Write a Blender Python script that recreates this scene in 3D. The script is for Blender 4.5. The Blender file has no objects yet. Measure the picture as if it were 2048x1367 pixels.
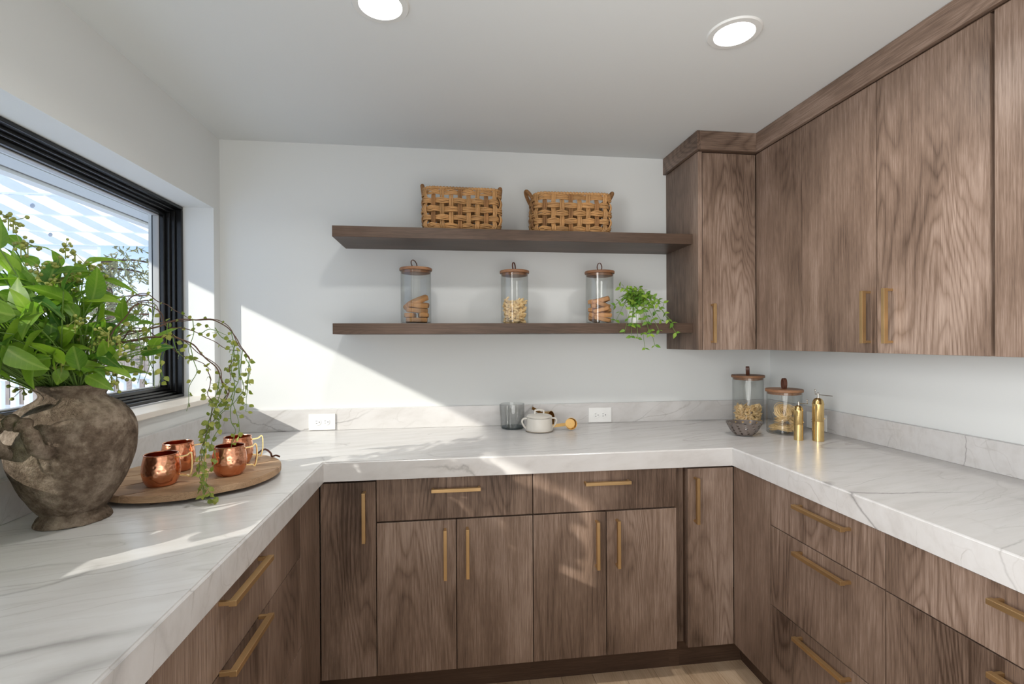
import bpy, bmesh, math, random
from mathutils import Vector, Matrix, Euler, noise
import numpy as np
C = bpy.context.scene.collection
rnd = random.Random(7)

# ------------------------------------------------------------------ camera
F_PX, YAW, PITCH, ROLL, ZC = 971.84, 7.3512, -0.1945, -0.2972, 1.3465
def ray(u, v):
    a, b = u - 1024.0, v - 683.5
    rl = math.radians(ROLL)
    a, b = a * math.cos(rl) + b * math.sin(rl), -a * math.sin(rl) + b * math.cos(rl)
    x, z, d = a / F_PX, -b / F_PX, 1.0
    pt = math.radians(PITCH)
    d, z = d * math.cos(pt) - z * math.sin(pt), d * math.sin(pt) + z * math.cos(pt)
    yw = math.radians(YAW)
    return Vector((x * math.cos(yw) + d * math.sin(yw), -x * math.sin(yw) + d * math.cos(yw), z))
EYE = Vector((0, 0, ZC))
def at(u, v, ax, val):
    """where the sight line through a measured point of the photo meets the plane ax = val"""
    r = ray(u, v); i = 'XYZ'.index(ax)
    return EYE + r * ((val - EYE[i]) / r[i])
cam_d = bpy.data.cameras.new('camera'); cam = bpy.data.objects.new('camera', cam_d); C.objects.link(cam)
fw = ray(1024, 683.5).normalized()
rt = (ray(1025, 683.5) - ray(1024, 683.5)); rt = (rt - fw * rt.dot(fw)).normalized()
upv = rt.cross(fw).normalized()
cam.matrix_world = Matrix.Translation(EYE) @ Matrix((rt, upv, -fw)).transposed().to_4x4()
cam_d.sensor_width = 36; cam_d.lens = F_PX / 2048 * 36; cam_d.clip_start = 0.02; cam_d.clip_end = 300
S = bpy.context.scene; S.camera = cam

# ------------------------------------------------------------------ world, sun, large lights, exposure
S.view_settings.view_transform = 'Standard'; S.view_settings.look = 'None'
S.view_settings.gamma = 1; S.view_settings.use_curve_mapping = False; S.view_settings.exposure = 0.0
W = bpy.data.worlds.new('sky'); S.world = W; W.use_nodes = True
nt = W.node_tree; bg = nt.nodes['Background']
tc = nt.nodes.new('ShaderNodeTexCoord'); sp = nt.nodes.new('ShaderNodeSeparateXYZ'); rp = nt.nodes.new('ShaderNodeValToRGB')
nt.links.new(tc.outputs['Generated'], sp.inputs[0]); nt.links.new(sp.outputs['Z'], rp.inputs[0])
el = rp.color_ramp.elements
el[0].position = 0.0; el[0].color = (0.86, 0.93, 1.0, 1)
el[1].position = 0.6; el[1].color = (0.25, 0.37, 0.60, 1)
e = el.new(0.08); e.color = (0.56, 0.67, 0.86, 1)
e = el.new(0.17); e.color = (0.25, 0.37, 0.58, 1)
nt.links.new(rp.outputs[0], bg.inputs['Color']); bg.inputs['Strength'].default_value = 2.05
def light(name, kind, energy, color, loc, direction, **kw):
    l = bpy.data.lights.new(name, kind); l.energy = energy; l.color = color
    for k, v in kw.items(): setattr(l, k, v)
    o = bpy.data.objects.new(name, l); C.objects.link(o); o.location = loc
    o.rotation_euler = Vector(direction).to_track_quat('-Z', 'Y').to_euler(); return o
light('sun', 'SUN', 5.0, (1.0, 0.94, 0.86), (-6, -4, 6), (1.0, 0.655, -0.524), angle=math.radians(0.6))
light('side_fill', 'AREA', 22, (1.0, 0.99, 0.975), (-0.98, -0.15, 1.55), (1, 0.42, -0.06), shape='RECTANGLE', size=1.1, size_y=1.1, spread=math.radians(95))  # added fill lamp at the left, brightens the right wall and cabinets
light('rear_fill', 'AREA', 10, (1.0, 0.985, 0.965), (0.35, -2.3, 1.3), (0, 1, 0.02), shape='RECTANGLE', size=2.8, size_y=2.0)  # unseen fill lamp added behind the camera, no window modelled there
light('ceiling_fill', 'AREA', 33, (1.0, 0.99, 0.97), (0.35, -0.9, 0.98), (0, 0.3, 1), shape='RECTANGLE', size=1.3, size_y=2.2)  # added lamp facing up, only there to brighten the ceiling
S.cycles.transparent_max_bounces = 32

# ------------------------------------------------------------------ material helpers
def srgb(r, g, b):
    f = lambda c: c / 12.92 if c <= 0.04045 else ((c + 0.055) / 1.055) ** 2.4
    return (f(r / 255), f(g / 255), f(b / 255), 1)
class NT:
    def __init__(s, name):
        s.m = bpy.data.materials.new(name); s.m.use_nodes = True; s.t = s.m.node_tree
        s.b = s.t.nodes['Principled BSDF']; s.out = s.t.nodes['Material Output']
    def n(s, typ, **kw):
        nd = s.t.nodes.new(typ)
        for k, v in kw.items():
            if k in ('operation', 'blend_type', 'data_type', 'noise_dimensions', 'feature', 'wave_type', 'bands_direction', 'distribution', 'interpolation_type', 'noise_type', 'clamp'): setattr(nd, k, v)
            else: nd.inputs[k].default_value = v
        return nd
    def l(s, a, b): s.t.links.new(a, b)
    def math(s, op, a, b=None, c=None):
        nd = s.t.nodes.new('ShaderNodeMath'); nd.operation = op
        for i, x in enumerate((a, b, c)):
            if x is None: continue
            if isinstance(x, (int, float)): nd.inputs[i].default_value = x
            else: s.l(x, nd.inputs[i])
        return nd.outputs[0]
    def mapped(s, scale, rot=(0, 0, 0), rand=0.0):
        t = s.t.nodes.new('ShaderNodeTexCoord'); src = t.outputs['Object']
        mp = s.t.nodes.new('ShaderNodeMapping'); mp.inputs['Scale'].default_value = scale; mp.inputs['Rotation'].default_value = rot
        if rand:
            oi = s.t.nodes.new('ShaderNodeObjectInfo'); vm = s.t.nodes.new('ShaderNodeVectorMath'); vm.operation = 'SCALE'
            cx = s.t.nodes.new('ShaderNodeCombineXYZ')
            for i in range(3): s.l(oi.outputs['Random'], cx.inputs[i])
            s.l(cx.outputs[0], vm.inputs[0]); vm.inputs['Scale'].default_value = rand
            ad = s.t.nodes.new('ShaderNodeVectorMath'); ad.operation = 'ADD'
            s.l(src, ad.inputs[0]); s.l(vm.outputs[0], ad.inputs[1]); src = ad.outputs[0]
        s.l(src, mp.inputs['Vector']); return mp.outputs[0]
    def noise(s, vec, scale=1, detail=2, rough=0.5, dist=0.0):
        nd = s.n('ShaderNodeTexNoise', Scale=scale, Detail=detail, Roughness=rough, Distortion=dist)
        s.l(vec, nd.inputs['Vector']); return nd.outputs['Fac']
    def ramp(s, fac, stops, interp=None):
        nd = s.t.nodes.new('ShaderNodeValToRGB'); els = nd.color_ramp.elements
        if interp: nd.color_ramp.interpolation = interp
        els[0].position, els[0].color = stops[0]; els[1].position, els[1].color = stops[-1]
        for p, c in stops[1:-1]:
            q = els.new(p); q.color = c
        s.l(fac, nd.inputs[0]); return nd.outputs[0]
    def mix(s, fac, a, b, mode='MIX'):
        nd = s.t.nodes.new('ShaderNodeMix'); nd.data_type = 'RGBA'; nd.blend_type = mode
        for i, x in ((0, fac), (6, a), (7, b)):
            if isinstance(x, (int, float)): nd.inputs[i].default_value = x
            elif isinstance(x, tuple): nd.inputs[i].default_value = x
            else: s.l(x, nd.inputs[i])
        return nd.outputs[2]
    def bump(s, h, strength=0.2, dist=0.002):
        nd = s.n('ShaderNodeBump', Strength=strength, Distance=dist); s.l(h, nd.inputs['Height']); s.l(nd.outputs[0], s.b.inputs['Normal'])
    def base(s, c):
        if isinstance(c, tuple): s.b.inputs['Base Color'].default_value = c
        else: s.l(c, s.b.inputs['Base Color'])
    def set(s, **kw):
        for k, v in kw.items(): s.b.inputs[k.replace('_', ' ')].default_value = v
G = lambda v: (v, v, v, 1)
def plain(name, c, rough=0.5, metal=0.0, spec=0.5, nbump=None, var=0.0):
    m = NT(name); m.set(Roughness=rough, Metallic=metal); m.b.inputs['Specular IOR Level'].default_value = spec
    if var:
        f = m.noise(m.mapped((1, 1, 1), rand=9.0), 9, 4)
        c2 = tuple(x * (1 - var) for x in c[:3]) + (1,); c3 = tuple(min(1, x * (1 + var)) for x in c[:3]) + (1,)
        m.base(m.ramp(f, [(0.3, c2), (0.7, c3)]))
    else: m.base(c)
    if nbump: m.bump(m.noise(m.mapped((1, 1, 1)), nbump[0], 3), nbump[1], nbump[2])
    return m.m
def wood(name, axis, cols, rough=0.42, scale=1.0, ring=34.0, ringamt=0.24, pore=1.0, bump=0.12, spec=0.35):
    m = NT(name); m.set(Roughness=rough); m.b.inputs['Specular IOR Level'].default_value = spec
    i = 'XYZ'.index(axis)
    def sc(a, b): v = [a * scale] * 3; v[i] = b * scale; return tuple(v)
    broad = m.noise(m.mapped(sc(4.2, 0.62), rand=17.0), 1, 2.5, 0.42, 0.35)
    tone = m.noise(m.mapped(sc(3.4, 0.9), rand=31.0), 1, 3, 0.55, 0.6)
    cloud = m.noise(m.mapped(sc(9.0, 4.0), rand=23.0), 1, 2)
    fr = m.math('PINGPONG', m.math('MULTIPLY', broad, ring), 0.5)
    fr = m.math('POWER', m.math('MULTIPLY', fr, 2.0), 2.2)
    area = m.ramp(m.noise(m.mapped(sc(3.0, 0.6), rand=43.0), 1, 1), [(0.42, G(0.12)), (0.60, G(1))])
    fr = m.math('MULTIPLY', m.math('SUBTRACT', 0.35, fr), area)
    fine = m.noise(m.mapped(sc(240, 4.5), rand=13.0), 1, 3, 0.6)
    fine2 = m.noise(m.mapped(sc(560, 22.0), rand=5.0), 1, 2, 0.6)
    v = m.math('MULTIPLY_ADD', tone, 1.05, -0.07)
    v = m.math('ADD', v, m.math('MULTIPLY', m.math('SUBTRACT', cloud, 0.5), 0.35))
    v = m.math('ADD', v, m.math('MULTIPLY', fr, ringamt * 0.75))
    v = m.math('ADD', v, m.math('MULTIPLY', m.math('SUBTRACT', fine, 0.5), 0.55 * pore))
    v = m.math('ADD', v, m.math('MULTIPLY', m.math('SUBTRACT', fine2, 0.5), 0.45 * pore))
    d, md, lt = cols
    m.base(m.ramp(v, [(0.15, d), (0.5, md), (0.85, lt)]))
    m.bump(m.math('ADD', fine, fine2), bump, 0.001)
    return m.m
CAB = (srgb(70, 54, 44), srgb(126, 105, 91), srgb(172, 151, 137))
M = {}
for ax in 'XYZ': M['oak' + ax] = wood('stained_oak_' + ax.lower(), ax, CAB)
M['toe'] = wood('stained_oak_toe', 'X', (srgb(66, 49, 39), srgb(86, 66, 53), srgb(106, 84, 69)), 0.5)
M['shelfoak'] = wood('stained_oak_shelf', 'X', (srgb(56, 42, 33), srgb(84, 66, 54), srgb(112, 91, 78)))
M['plank'] = wood('light_oak_floor', 'Y', (srgb(172, 142, 112), srgb(204, 176, 146), srgb(224, 200, 174)), 0.45, ring=6)
M['lidwood'] = wood('acacia', 'X', (srgb(96, 64, 44), srgb(138, 98, 70), srgb(174, 132, 98)), 0.45, scale=3)
M['boardwood'] = wood('old_pine', 'X', (srgb(124, 96, 72), srgb(176, 144, 112), srgb(204, 176, 146)), 0.55, scale=1.6, ring=8, ringamt=0.6)
M['boarddark'] = plain('board_underside', srgb(70, 48, 32), 0.7)
M['wall'] = plain('wall_paint', srgb(222, 224, 223), 0.75, spec=0.25, nbump=(180, 0.05, 0.001))
M['ceil'] = plain('ceiling_paint', srgb(219, 222, 222), 0.8, spec=0.2)
def stone():
    m = NT('white_quartzite'); m.set(Roughness=0.26); m.b.inputs['Specular IOR Level'].default_value = 0.5
    base = m.mapped((1, 1, 1), rot=(math.radians(6), math.radians(16), math.radians(-14)))
    mp = lambda sc: (lambda nd: (m.l(base, nd.inputs['Vector']), nd.outputs[0])[1])(m.n('ShaderNodeMapping', Scale=sc))
    wisp = m.noise(mp((1.3, 26, 18)), 1, 4, 0.6, 0.3)
    cloud = m.noise(mp((1.2, 5, 4)), 1, 3)
    col = m.ramp(wisp, [(0.28, srgb(194, 190, 187)), (0.50, srgb(206, 203, 201)), (0.75, srgb(212, 210, 209))])
    col = m.mix(m.math('MULTIPLY', cloud, 0.5), col, srgb(205, 205, 205))
    warp = m.n('ShaderNodeTexNoise', Scale=9.0, Detail=5.0, Roughness=0.6)
    m.l(base, warp.inputs['Vector'])
    wv = m.t.nodes.new('ShaderNodeVectorMath'); wv.operation = 'MULTIPLY_ADD'
    m.l(warp.outputs['Color'], wv.inputs[0]); wv.inputs[1].default_value = (0.03, 0.035, 0.03); m.l(base, wv.inputs[2])
    def vein(sc, wd, lo, hi, amt, c, nsc):
        nonlocal col
        nd = m.n('ShaderNodeMapping', Scale=sc); m.l(wv.outputs[0], nd.inputs['Vector'])
        nz = m.noise(nd.outputs[0], 1, 0.0, 0.4)
        ln = m.ramp(m.math('ABSOLUTE', m.math('SUBTRACT', nz, 0.5)), [(0.0, G(1)), (wd, G(0))])
        ms = m.ramp(m.noise(mp((nsc, nsc * 1.6, nsc * 1.6)), 1, 2), [(lo, G(0)), (hi, G(1))])
        col = m.mix(m.math('MULTIPLY', m.math('MULTIPLY', ln, ms), amt), col, c)
    vein((0.45, 4.2, 2.6), 0.006, 0.40, 0.60, 0.70, srgb(118, 114, 112), 2.2)
    vein((0.6, 9.0, 6.0), 0.008, 0.46, 0.60, 0.40, srgb(140, 133, 127), 3.2)
    vein((0.5, 20.0, 12.0), 0.016, 0.42, 0.62, 0.30, srgb(160, 154, 148), 2.6)
    m.base(col)
    return m.m
M['stone'] = stone()
M['brass'] = plain('aged_brass', srgb(204, 172, 126), 0.48, 1.0, var=0.12)
M['goldbrass'] = plain('polished_brass', srgb(222, 192, 132), 0.24, 1.0, var=0.05)
M['chrome'] = plain('chrome', srgb(215, 212, 205), 0.12, 1.0)
M['white'] = plain('white_plastic', srgb(240, 240, 238), 0.35)
M['slot'] = plain('dark_slot', srgb(40, 40, 40), 0.6)
M['blackframe'] = plain('black_window_frame', srgb(13, 13, 14), 0.25)
M['alu'] = plain('grey_bead', srgb(168, 168, 168), 0.4)
M['sill'] = plain('sill_stone', srgb(222, 214, 203), 0.3, var=0.04)
M['lens'] = NT('lamp_lens').m
lm = M['lens'].node_tree.nodes['Principled BSDF']; lm.inputs['Emission Color'].default_value = (1, 0.98, 0.95, 1); lm.inputs['Emission Strength'].default_value = 14
M['trimwhite'] = plain('lamp_trim', srgb(220, 221, 219), 0.6)
M['leather'] = plain('brown_leather', srgb(88, 52, 38), 0.5, var=0.15)
def glass(name, tint, gl=1.0, edge=0.0):
    m = NT(name); t = m.t; t.nodes.remove(m.b)
    tr = m.n('ShaderNodeBsdfTransparent', Color=tint); gs = m.n('ShaderNodeBsdfGlossy', Roughness=0.02)
    mx = t.nodes.new('ShaderNodeMixShader'); ge = t.nodes.new('ShaderNodeNewGeometry'); dt = t.nodes.new('ShaderNodeVectorMath'); dt.operation = 'DOT_PRODUCT'
    m.l(ge.outputs['Normal'], dt.inputs[0]); m.l(ge.outputs['Incoming'], dt.inputs[1])
    c5 = m.math('POWER', m.math('SUBTRACT', 1.0, m.math('ABSOLUTE', dt.outputs['Value'])), 5.0)
    fac = m.math('MULTIPLY', m.math('MULTIPLY_ADD', c5, 0.55, 0.04), gl)
    m.l(fac, mx.inputs[0]); m.l(tr.outputs[0], mx.inputs[1]); m.l(gs.outputs[0], mx.inputs[2])
    if edge:
        lw = m.n('ShaderNodeLayerWeight', Blend=0.25); df = m.n('ShaderNodeBsdfTransparent', Color=tuple(c * 0.86 for c in tint[:3]) + (1,))
        mx2 = t.nodes.new('ShaderNodeMixShader'); m.l(m.math('MULTIPLY', lw.outputs['Facing'], edge), mx2.inputs[0])
        m.l(tr.outputs[0], mx2.inputs[1]); m.l(df.outputs[0], mx2.inputs[2]); m.l(mx2.outputs[0], mx.inputs[1])
    m.l(mx.outputs[0], m.out.inputs[0]); return m.m
M['pane'] = glass('window_glass', (0.97, 0.985, 0.98, 1), 0.6)
M['jarglass'] = glass('jar_glass', (0.965, 0.97, 0.965, 1), 0.9, 1.0)
M['greyglass'] = glass('smoked_glass', (0.90, 0.907, 0.905, 1), 1.0, 1.0)
M['greyglassbase'] = glass('smoked_glass_base', (0.62, 0.67, 0.68, 1), 1.0, 1.0)
def leafmat(name, c1, c2, trans=0.45, rough=0.48):
    m = NT(name); m.set(Roughness=rough)
    f = m.noise(m.mapped((1, 1, 1), rand=40.0), 4, 2)
    oi = m.t.nodes.new('ShaderNodeObjectInfo')
    v = m.math('ADD', m.math('MULTIPLY', f, 0.35), m.math('MULTIPLY', oi.outputs['Random'], 0.75))
    # midrib and side veins in the leaf's own length and width
    t = m.t.nodes.new('ShaderNodeTexCoord'); spx = m.t.nodes.new('ShaderNodeSeparateXYZ'); m.l(t.outputs['Object'], spx.inputs[0])
    rib = m.math('LESS_THAN', m.math('ABSOLUTE', spx.outputs['X']), 0.022)
    sv = m.math('FRACT', m.math('MULTIPLY', m.math('SUBTRACT', spx.outputs['Y'], m.math('MULTIPLY', m.math('ABSOLUTE', spx.outputs['X']), 0.9)), 9.0))
    sv = m.math('LESS_THAN', sv, 0.10)
    col = m.ramp(v, [(0.15, c1), (0.9, c2)])
    lite = m.mix(0.35, col, srgb(190, 205, 110))
    col = m.mix(m.math('MULTIPLY', m.math('MAXIMUM', rib, m.math('MULTIPLY', sv, 0.5)), 0.75), col, lite)
    m.base(col)
    tl = m.n('ShaderNodeBsdfTranslucent'); m.l(m.mix(0.5, col, srgb(140, 190, 40)), tl.inputs[0])
    mx = m.t.nodes.new('ShaderNodeMixShader'); mx.inputs[0].default_value = trans
    m.l(m.b.outputs[0], mx.inputs[1]); m.l(tl.outputs[0], mx.inputs[2]); m.l(mx.outputs[0], m.out.inputs[0]); return m.m
M['leaf'] = leafmat('broad_leaf', srgb(36, 92, 40), srgb(150, 186, 58), 0.5)
M['vineleaf'] = leafmat('vine_leaf', srgb(112, 124, 50), srgb(168, 166, 84), 0.35, 0.5)
M['ivyleaf'] = leafmat('small_leaf', srgb(70, 128, 38), srgb(152, 184, 66), 0.4, 0.45)
M['stem'] = plain('green_stem', srgb(96, 124, 52), 0.6)
M['twig'] = plain('brown_twig', srgb(92, 66, 50), 0.7, var=0.2)
M['berry'] = plain('olive_berry', srgb(140, 146, 68), 0.45, var=0.25)

# ------------------------------------------------------------------ mesh helpers
def setp(o, label=None, cat=None, group=None, kind=None):
    if label: o['label'] = label
    if cat: o['category'] = cat
    if group: o['group'] = group
    if kind: o['kind'] = kind
    return o
def empty(name, loc, label=None, cat=None, group=None, kind=None, rz=0.0):
    o = bpy.data.objects.new(name, None); o.location = loc; o.rotation_euler = (0, 0, rz); o.empty_display_size = 0.05
    C.objects.link(o); return setp(o, label, cat, group, kind)
class MB:
    """collects geometry for one mesh"""
    def __init__(s): s.v = []; s.f = []
    def add(s, vs, fs):
        k = len(s.v); s.v += [tuple(v) for v in vs]; s.f += [tuple(i + k for i in f) for f in fs]; return s
    def box(s, lo, hi):
        (a, b, c), (d, e, f) = lo, hi
        return s.add([(a, b, c), (d, b, c), (d, e, c), (a, e, c), (a, b, f), (d, b, f), (d, e, f), (a, e, f)],
                     [(0, 3, 2, 1), (4, 5, 6, 7), (0, 1, 5, 4), (1, 2, 6, 5), (2, 3, 7, 6), (3, 0, 4, 7)])
    def bbox(s, lo, hi, r):
        """a box with bevelled edges"""
        bm = bmesh.new(); bmesh.ops.create_cube(bm, size=1)
        for v in bm.verts: v.co = Vector([lo[i] + (v.co[i] + 0.5) * (hi[i] - lo[i]) for i in range(3)])
        bmesh.ops.bevel(bm, geom=list(bm.edges), offset=r, segments=2, affect='EDGES', profile=0.6)
        bm.verts.index_update(); s.add([v.co.copy() for v in bm.verts], [[v.index for v in f.verts] for f in bm.faces]); bm.free(); return s
    def lathe(s, prof, seg=40, c=(0, 0, 0), cap0=True, cap1=True, axis=None, closed=False):
        k = len(s.v); n = len(prof)
        for r, z in prof:
            for j in range(seg):
                a = 2 * math.pi * j / seg; p = Vector((r * math.cos(a), r * math.sin(a), z))
                if axis is not None: p = axis @ p
                s.v.append(tuple(p + Vector(c)))
        m = n if closed else n - 1
        for i in range(m):
            for j in range(seg):
                i2 = (i + 1) % n; j2 = (j + 1) % seg
                s.f.append((k + i * seg + j, k + i * seg + j2, k + i2 * seg + j2, k + i2 * seg + j))
        if not closed:
            if cap0: s.f.append(tuple(k + j for j in reversed(range(seg))))
            if cap1: s.f.append(tuple(k + (n - 1) * seg + j for j in range(seg)))
        return s
    def tube(s, pts, rad, seg=6, closed=False, flat=None, up0=None):
        """a round (or flat, (width, thickness)) tube along points"""
        P = [Vector(p) for p in pts]; n = len(P)
        if n < 2: return s
        R = rad if isinstance(rad, (list, tuple)) else [rad] * n
        k = len(s.v); nrm = Vector(up0) if up0 is not None else None
        for i in range(n):
            a = P[(i - 1) % n] if (i or closed) else P[0]; b = P[(i + 1) % n] if (i < n - 1 or closed) else P[-1]
            t = (b - a)
            t = t.normalized() if t.length > 1e-9 else Vector((0, 0, 1))
            if nrm is None: nrm = t.orthogonal().normalized()
            nrm = (nrm - t * nrm.dot(t)); nrm = nrm.normalized() if nrm.length > 1e-6 else t.orthogonal().normalized()
            bn = t.cross(nrm)
            for j in range(seg):
                th = 2 * math.pi * (j + 0.5) / seg
                if flat: q = nrm * (math.copysign(flat[1] / 2, math.sin(th))) + bn * (math.copysign(flat[0] / 2, math.cos(th)))
                else: q = (nrm * math.sin(th) + bn * math.cos(th)) * R[i]
                s.v.append(tuple(P[i] + q))
        m = n if closed else n - 1
        for i in range(m):
            for j in range(seg):
                i2 = (i + 1) % n; j2 = (j + 1) % seg
                s.f.append((k + i * seg + j, k + i * seg + j2, k + i2 * seg + j2, k + i2 * seg + j))
        if not closed:
            s.f.append(tuple(k + j for j in reversed(range(seg)))); s.f.append(tuple(k + (n - 1) * seg + j for j in range(seg)))
        return s
    def ball(s, c, r, seg=8, ring=5, sz=1.0):
        prof = [(r * math.sin(math.pi * i / ring), -r * sz * math.cos(math.pi * i / ring)) for i in range(ring + 1)]
        prof[0] = (r * 0.02, prof[0][1]); prof[-1] = (r * 0.02, prof[-1][1])
        return s.lathe(prof, seg, c)
    def prism(s, poly, z0, z1):
        n = len(poly); k = len(s.v)
        s.v += [(x, y, z0) for x, y in poly] + [(x, y, z1) for x, y in poly]
        s.f.append(tuple(k + i for i in reversed(range(n)))); s.f.append(tuple(k + n + i for i in range(n)))
        for i in range(n): j = (i + 1) % n; s.f.append((k + i, k + j, k + n + j, k + n + i))
        return s
    def mesh(s, name, mat, smooth=False):
        me = bpy.data.meshes.new(name); me.from_pydata(s.v, [], s.f); me.validate()
        bm = bmesh.new(); bm.from_mesh(me); bmesh.ops.recalc_face_normals(bm, faces=bm.faces); bm.to_mesh(me); bm.free()
        me.materials.append(mat)
        if smooth:
            me.polygons.foreach_set('use_smooth', [True] * len(me.polygons))
            try: me.set_sharp_from_angle(angle=math.radians(40 if smooth is True else smooth))
            except Exception: pass
        return me
    def obj(s, name, mat, parent=None, smooth=False, world=True):
        """links the mesh as one object; coordinates given in the world are made local to the parent"""
        if parent is not None and world:
            o0 = Vector(parent.location)
            g = parent.parent
            while g is not None: o0 += Vector(g.location); g = g.parent
            s.v = [tuple(Vector(v) - o0) for v in s.v]
        o = bpy.data.objects.new(name, s.mesh(name, mat, smooth)); C.objects.link(o)
        if parent is not None: o.parent = parent
        return o
def top(mb, name, mat, loc, smooth=False, **kw):
    """a one-mesh thing with its origin at its base"""
    mb.v = [tuple(Vector(v) - Vector(loc)) for v in mb.v]
    o = mb.obj(name, mat, None, smooth); o.location = loc; return setp(o, **kw)
def lerp(a, b, t): return a + (b - a) * t
def cr(pts, n):
    """Catmull-Rom through points"""
    P = [Vector(p) for p in pts]; P = [P[0] * 2 - P[1]] + P + [P[-1] * 2 - P[-2]]; out = []
    for i in range(1, len(P) - 2):
        for k in range(n):
            t = k / n; a, b, c, d = P[i - 1], P[i], P[i + 1], P[i + 2]
            out.append(0.5 * ((2 * b) + (c - a) * t + (2 * a - 5 * b + 4 * c - d) * t * t + (3 * b - a - 3 * c + d) * t ** 3))
    out.append(P[-2]); return out
def copy_of(src, parent=None, loc=None, rot=None, scale=None):
    o = src.copy(); C.objects.link(o)
    if parent is not None: o.parent = parent
    if loc is not None: o.location = loc
    if rot is not None: o.rotation_euler = rot
    if scale is not None: o.scale = scale
    return o

# ------------------------------------------------------------------ room shell
XL, XR, YB, ZCEIL = -1.081, 1.753, 2.475, 2.310
XO, YR = -1.36, -2.45                                   # outer face of the left wall, rear wall
WY0, WY1, WZ0, WZ1 = 0.546, 2.414, 1.097, 1.967          # window opening
st = dict(kind='structure')
fl = empty('floor', (0, 0, 0), **st)
MB().box((XL, YR, -0.06), (XR, YB, -0.006)).obj('subfloor', M['toe'], fl)
pw = 0.128; col = 0; x = -0.46
while x < 1.24:
    y = YR + 0.02 + (col * 0.37) % 0.8 - 0.8
    while y < 1.93:
        y2 = y + rnd.choice((0.9, 1.2, 1.5)); a, b = max(y, YR + 0.01), min(y2, 1.925)
        if b - a > 0.05: MB().bbox((x + 0.0006, a + 0.0006, -0.006), (x + pw - 0.0006, b - 0.0006, 0.0), 0.001).obj('floor_plank', M['plank'], fl)
        y = y2
    x += pw; col += 1
setp(MB().box((XO, YR, ZCEIL), (XR + 0.15, YB + 0.15, ZCEIL + 0.12)).obj('ceiling', M['ceil']), **st)
setp(MB().box((XO, YB, -0.1), (XR + 0.15, YB + 0.15, ZCEIL)).obj('wall_back', M['wall']), **st)
setp(MB().box((XR, YR, -0.1), (XR + 0.15, YB, ZCEIL)).obj('wall_right', M['wall']), **st)
setp(MB().box((XO, YR - 0.15, -0.1), (XR + 0.15, YR, ZCEIL + 0.12)).obj('wall_rear', M['wall']), **st)
w = MB()
w.box((XO, YR, -0.1), (XL, YB, WZ0 - 0.022)); w.box((XO, YR, WZ1), (XL, YB, ZCEIL))
w.box((XO, YR, WZ0 - 0.022), (XL, WY0, WZ1)); w.box((XO, WY1, WZ0 - 0.022), (XL, YB, WZ1))
setp(w.obj('wall_left', M['wall']), **st)
# window: nested frames, grey glazing bead, pane, stone sill
win = empty('window_1', (-1.27, 1.48, WZ0), **st)
def ring(x0, x1, o, i):
    """a rectangular frame between insets o and i from the wall opening"""
    m = MB(); a0, a1, b0, b1 = WY0 + o, WY1 - o, WZ0 + o, WZ1 - o; c0, c1, d0, d1 = WY0 + i, WY1 - i, WZ0 + i, WZ1 - i
    m.bbox((x0, a0, b0), (x1, a1, d0), 0.003); m.bbox((x0, a0, d1), (x1, a1, b1), 0.003)
    m.bbox((x0, a0, d0), (x1, c0, d1), 0.003); m.bbox((x0, c1, d0), (x1, a1, d1), 0.003); return m
ring(-1.325, -1.212, 0.0, 0.014).obj('frame', M['blackframe'], win)
ring(-1.325, -1.236, 0.014, 0.024).obj('frame_step', M['blackframe'], win)
ring(-1.322, -1.252, 0.024, 0.034).obj('frame_lip', M['blackframe'], win)
ring(-1.320, -1.268, 0.034, 0.050).obj('sash', M['blackframe'], win)
ring(-1.312, -1.286, 0.050, 0.055).obj('glazing_bead', M['alu'], win)
MB().box((-1.302, WY0 + 0.053, WZ0 + 0.053), (-1.297, WY1 - 0.053, WZ1 - 0.053)).obj('pane', M['pane'], win)
MB().bbox((-1.21, WY0 - 0.03, WZ0 - 0.022), (XL + 0.022, WY1 + 0.045, WZ0), 0.003).obj('window_sill', M['sill'], win)

# ------------------------------------------------------------------ outside
setp(MB().box((-40, -30, -0.12), (XO, 40, -0.08)).obj('ground', plain('snowy_ground', srgb(214, 218, 226), 0.9, var=0.06)), **st)
wht = plain('white_paint_outside', srgb(244, 245, 247), 0.6)
eave = empty('trim_1', (-1.9, 2.4, 2.26), **st)
soff = plain('soffit_paint', srgb(172, 174, 174), 0.6); dark = plain('dark_drip', srgb(86, 82, 76), 0.6)
xa = at(318, 454, 'Z', 2.268).x; xb = at(318, 438, 'Z', 2.268).x
MB().box((xb + 0.006, YR, 2.268), (XO, 9, 2.29)).obj('soffit_board', soff, eave)
MB().box((xa + 0.012, YR, 2.268), (xb - 0.006, 9, 2.29)).obj('soffit_board', soff, eave)
MB().box((xa - 0.02, YR, 2.274), (XO, 9, 2.44)).obj('soffit_backing', dark, eave)
MB().box((-2.40, YR, 2.258), (xa - 0.03, 9, 2.44)).obj('fascia', plain('fascia_paint', srgb(200, 200, 198), 0.6), eave)
pg = empty('pergola', (-4.2, 4.6, -0.08), 'white painted wooden pergola with crossing rafters outside the window', 'pergola')
for y in (2.9, 3.46, 4.03, 4.62, 5.24): MB().bbox((-7.5, y, 2.30), (-2.45, y + 0.04, 2.44), 0.004).obj('rafter', wht, pg)
for i in range(18): MB().box((-7.3 + i * 0.27, 2.8, 2.44), (-7.3 + i * 0.27 + 0.045, 5.4, 2.485)).obj('purlin', wht, pg)
be = at(195, 520, 'Y', 5.29)
MB().bbox((-7.4, 5.29, 2.04), (be.x, 5.34, 2.298), 0.005).obj('beam', wht, pg)
bolt = plain('bolt_steel', srgb(168, 172, 178), 0.5)
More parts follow.
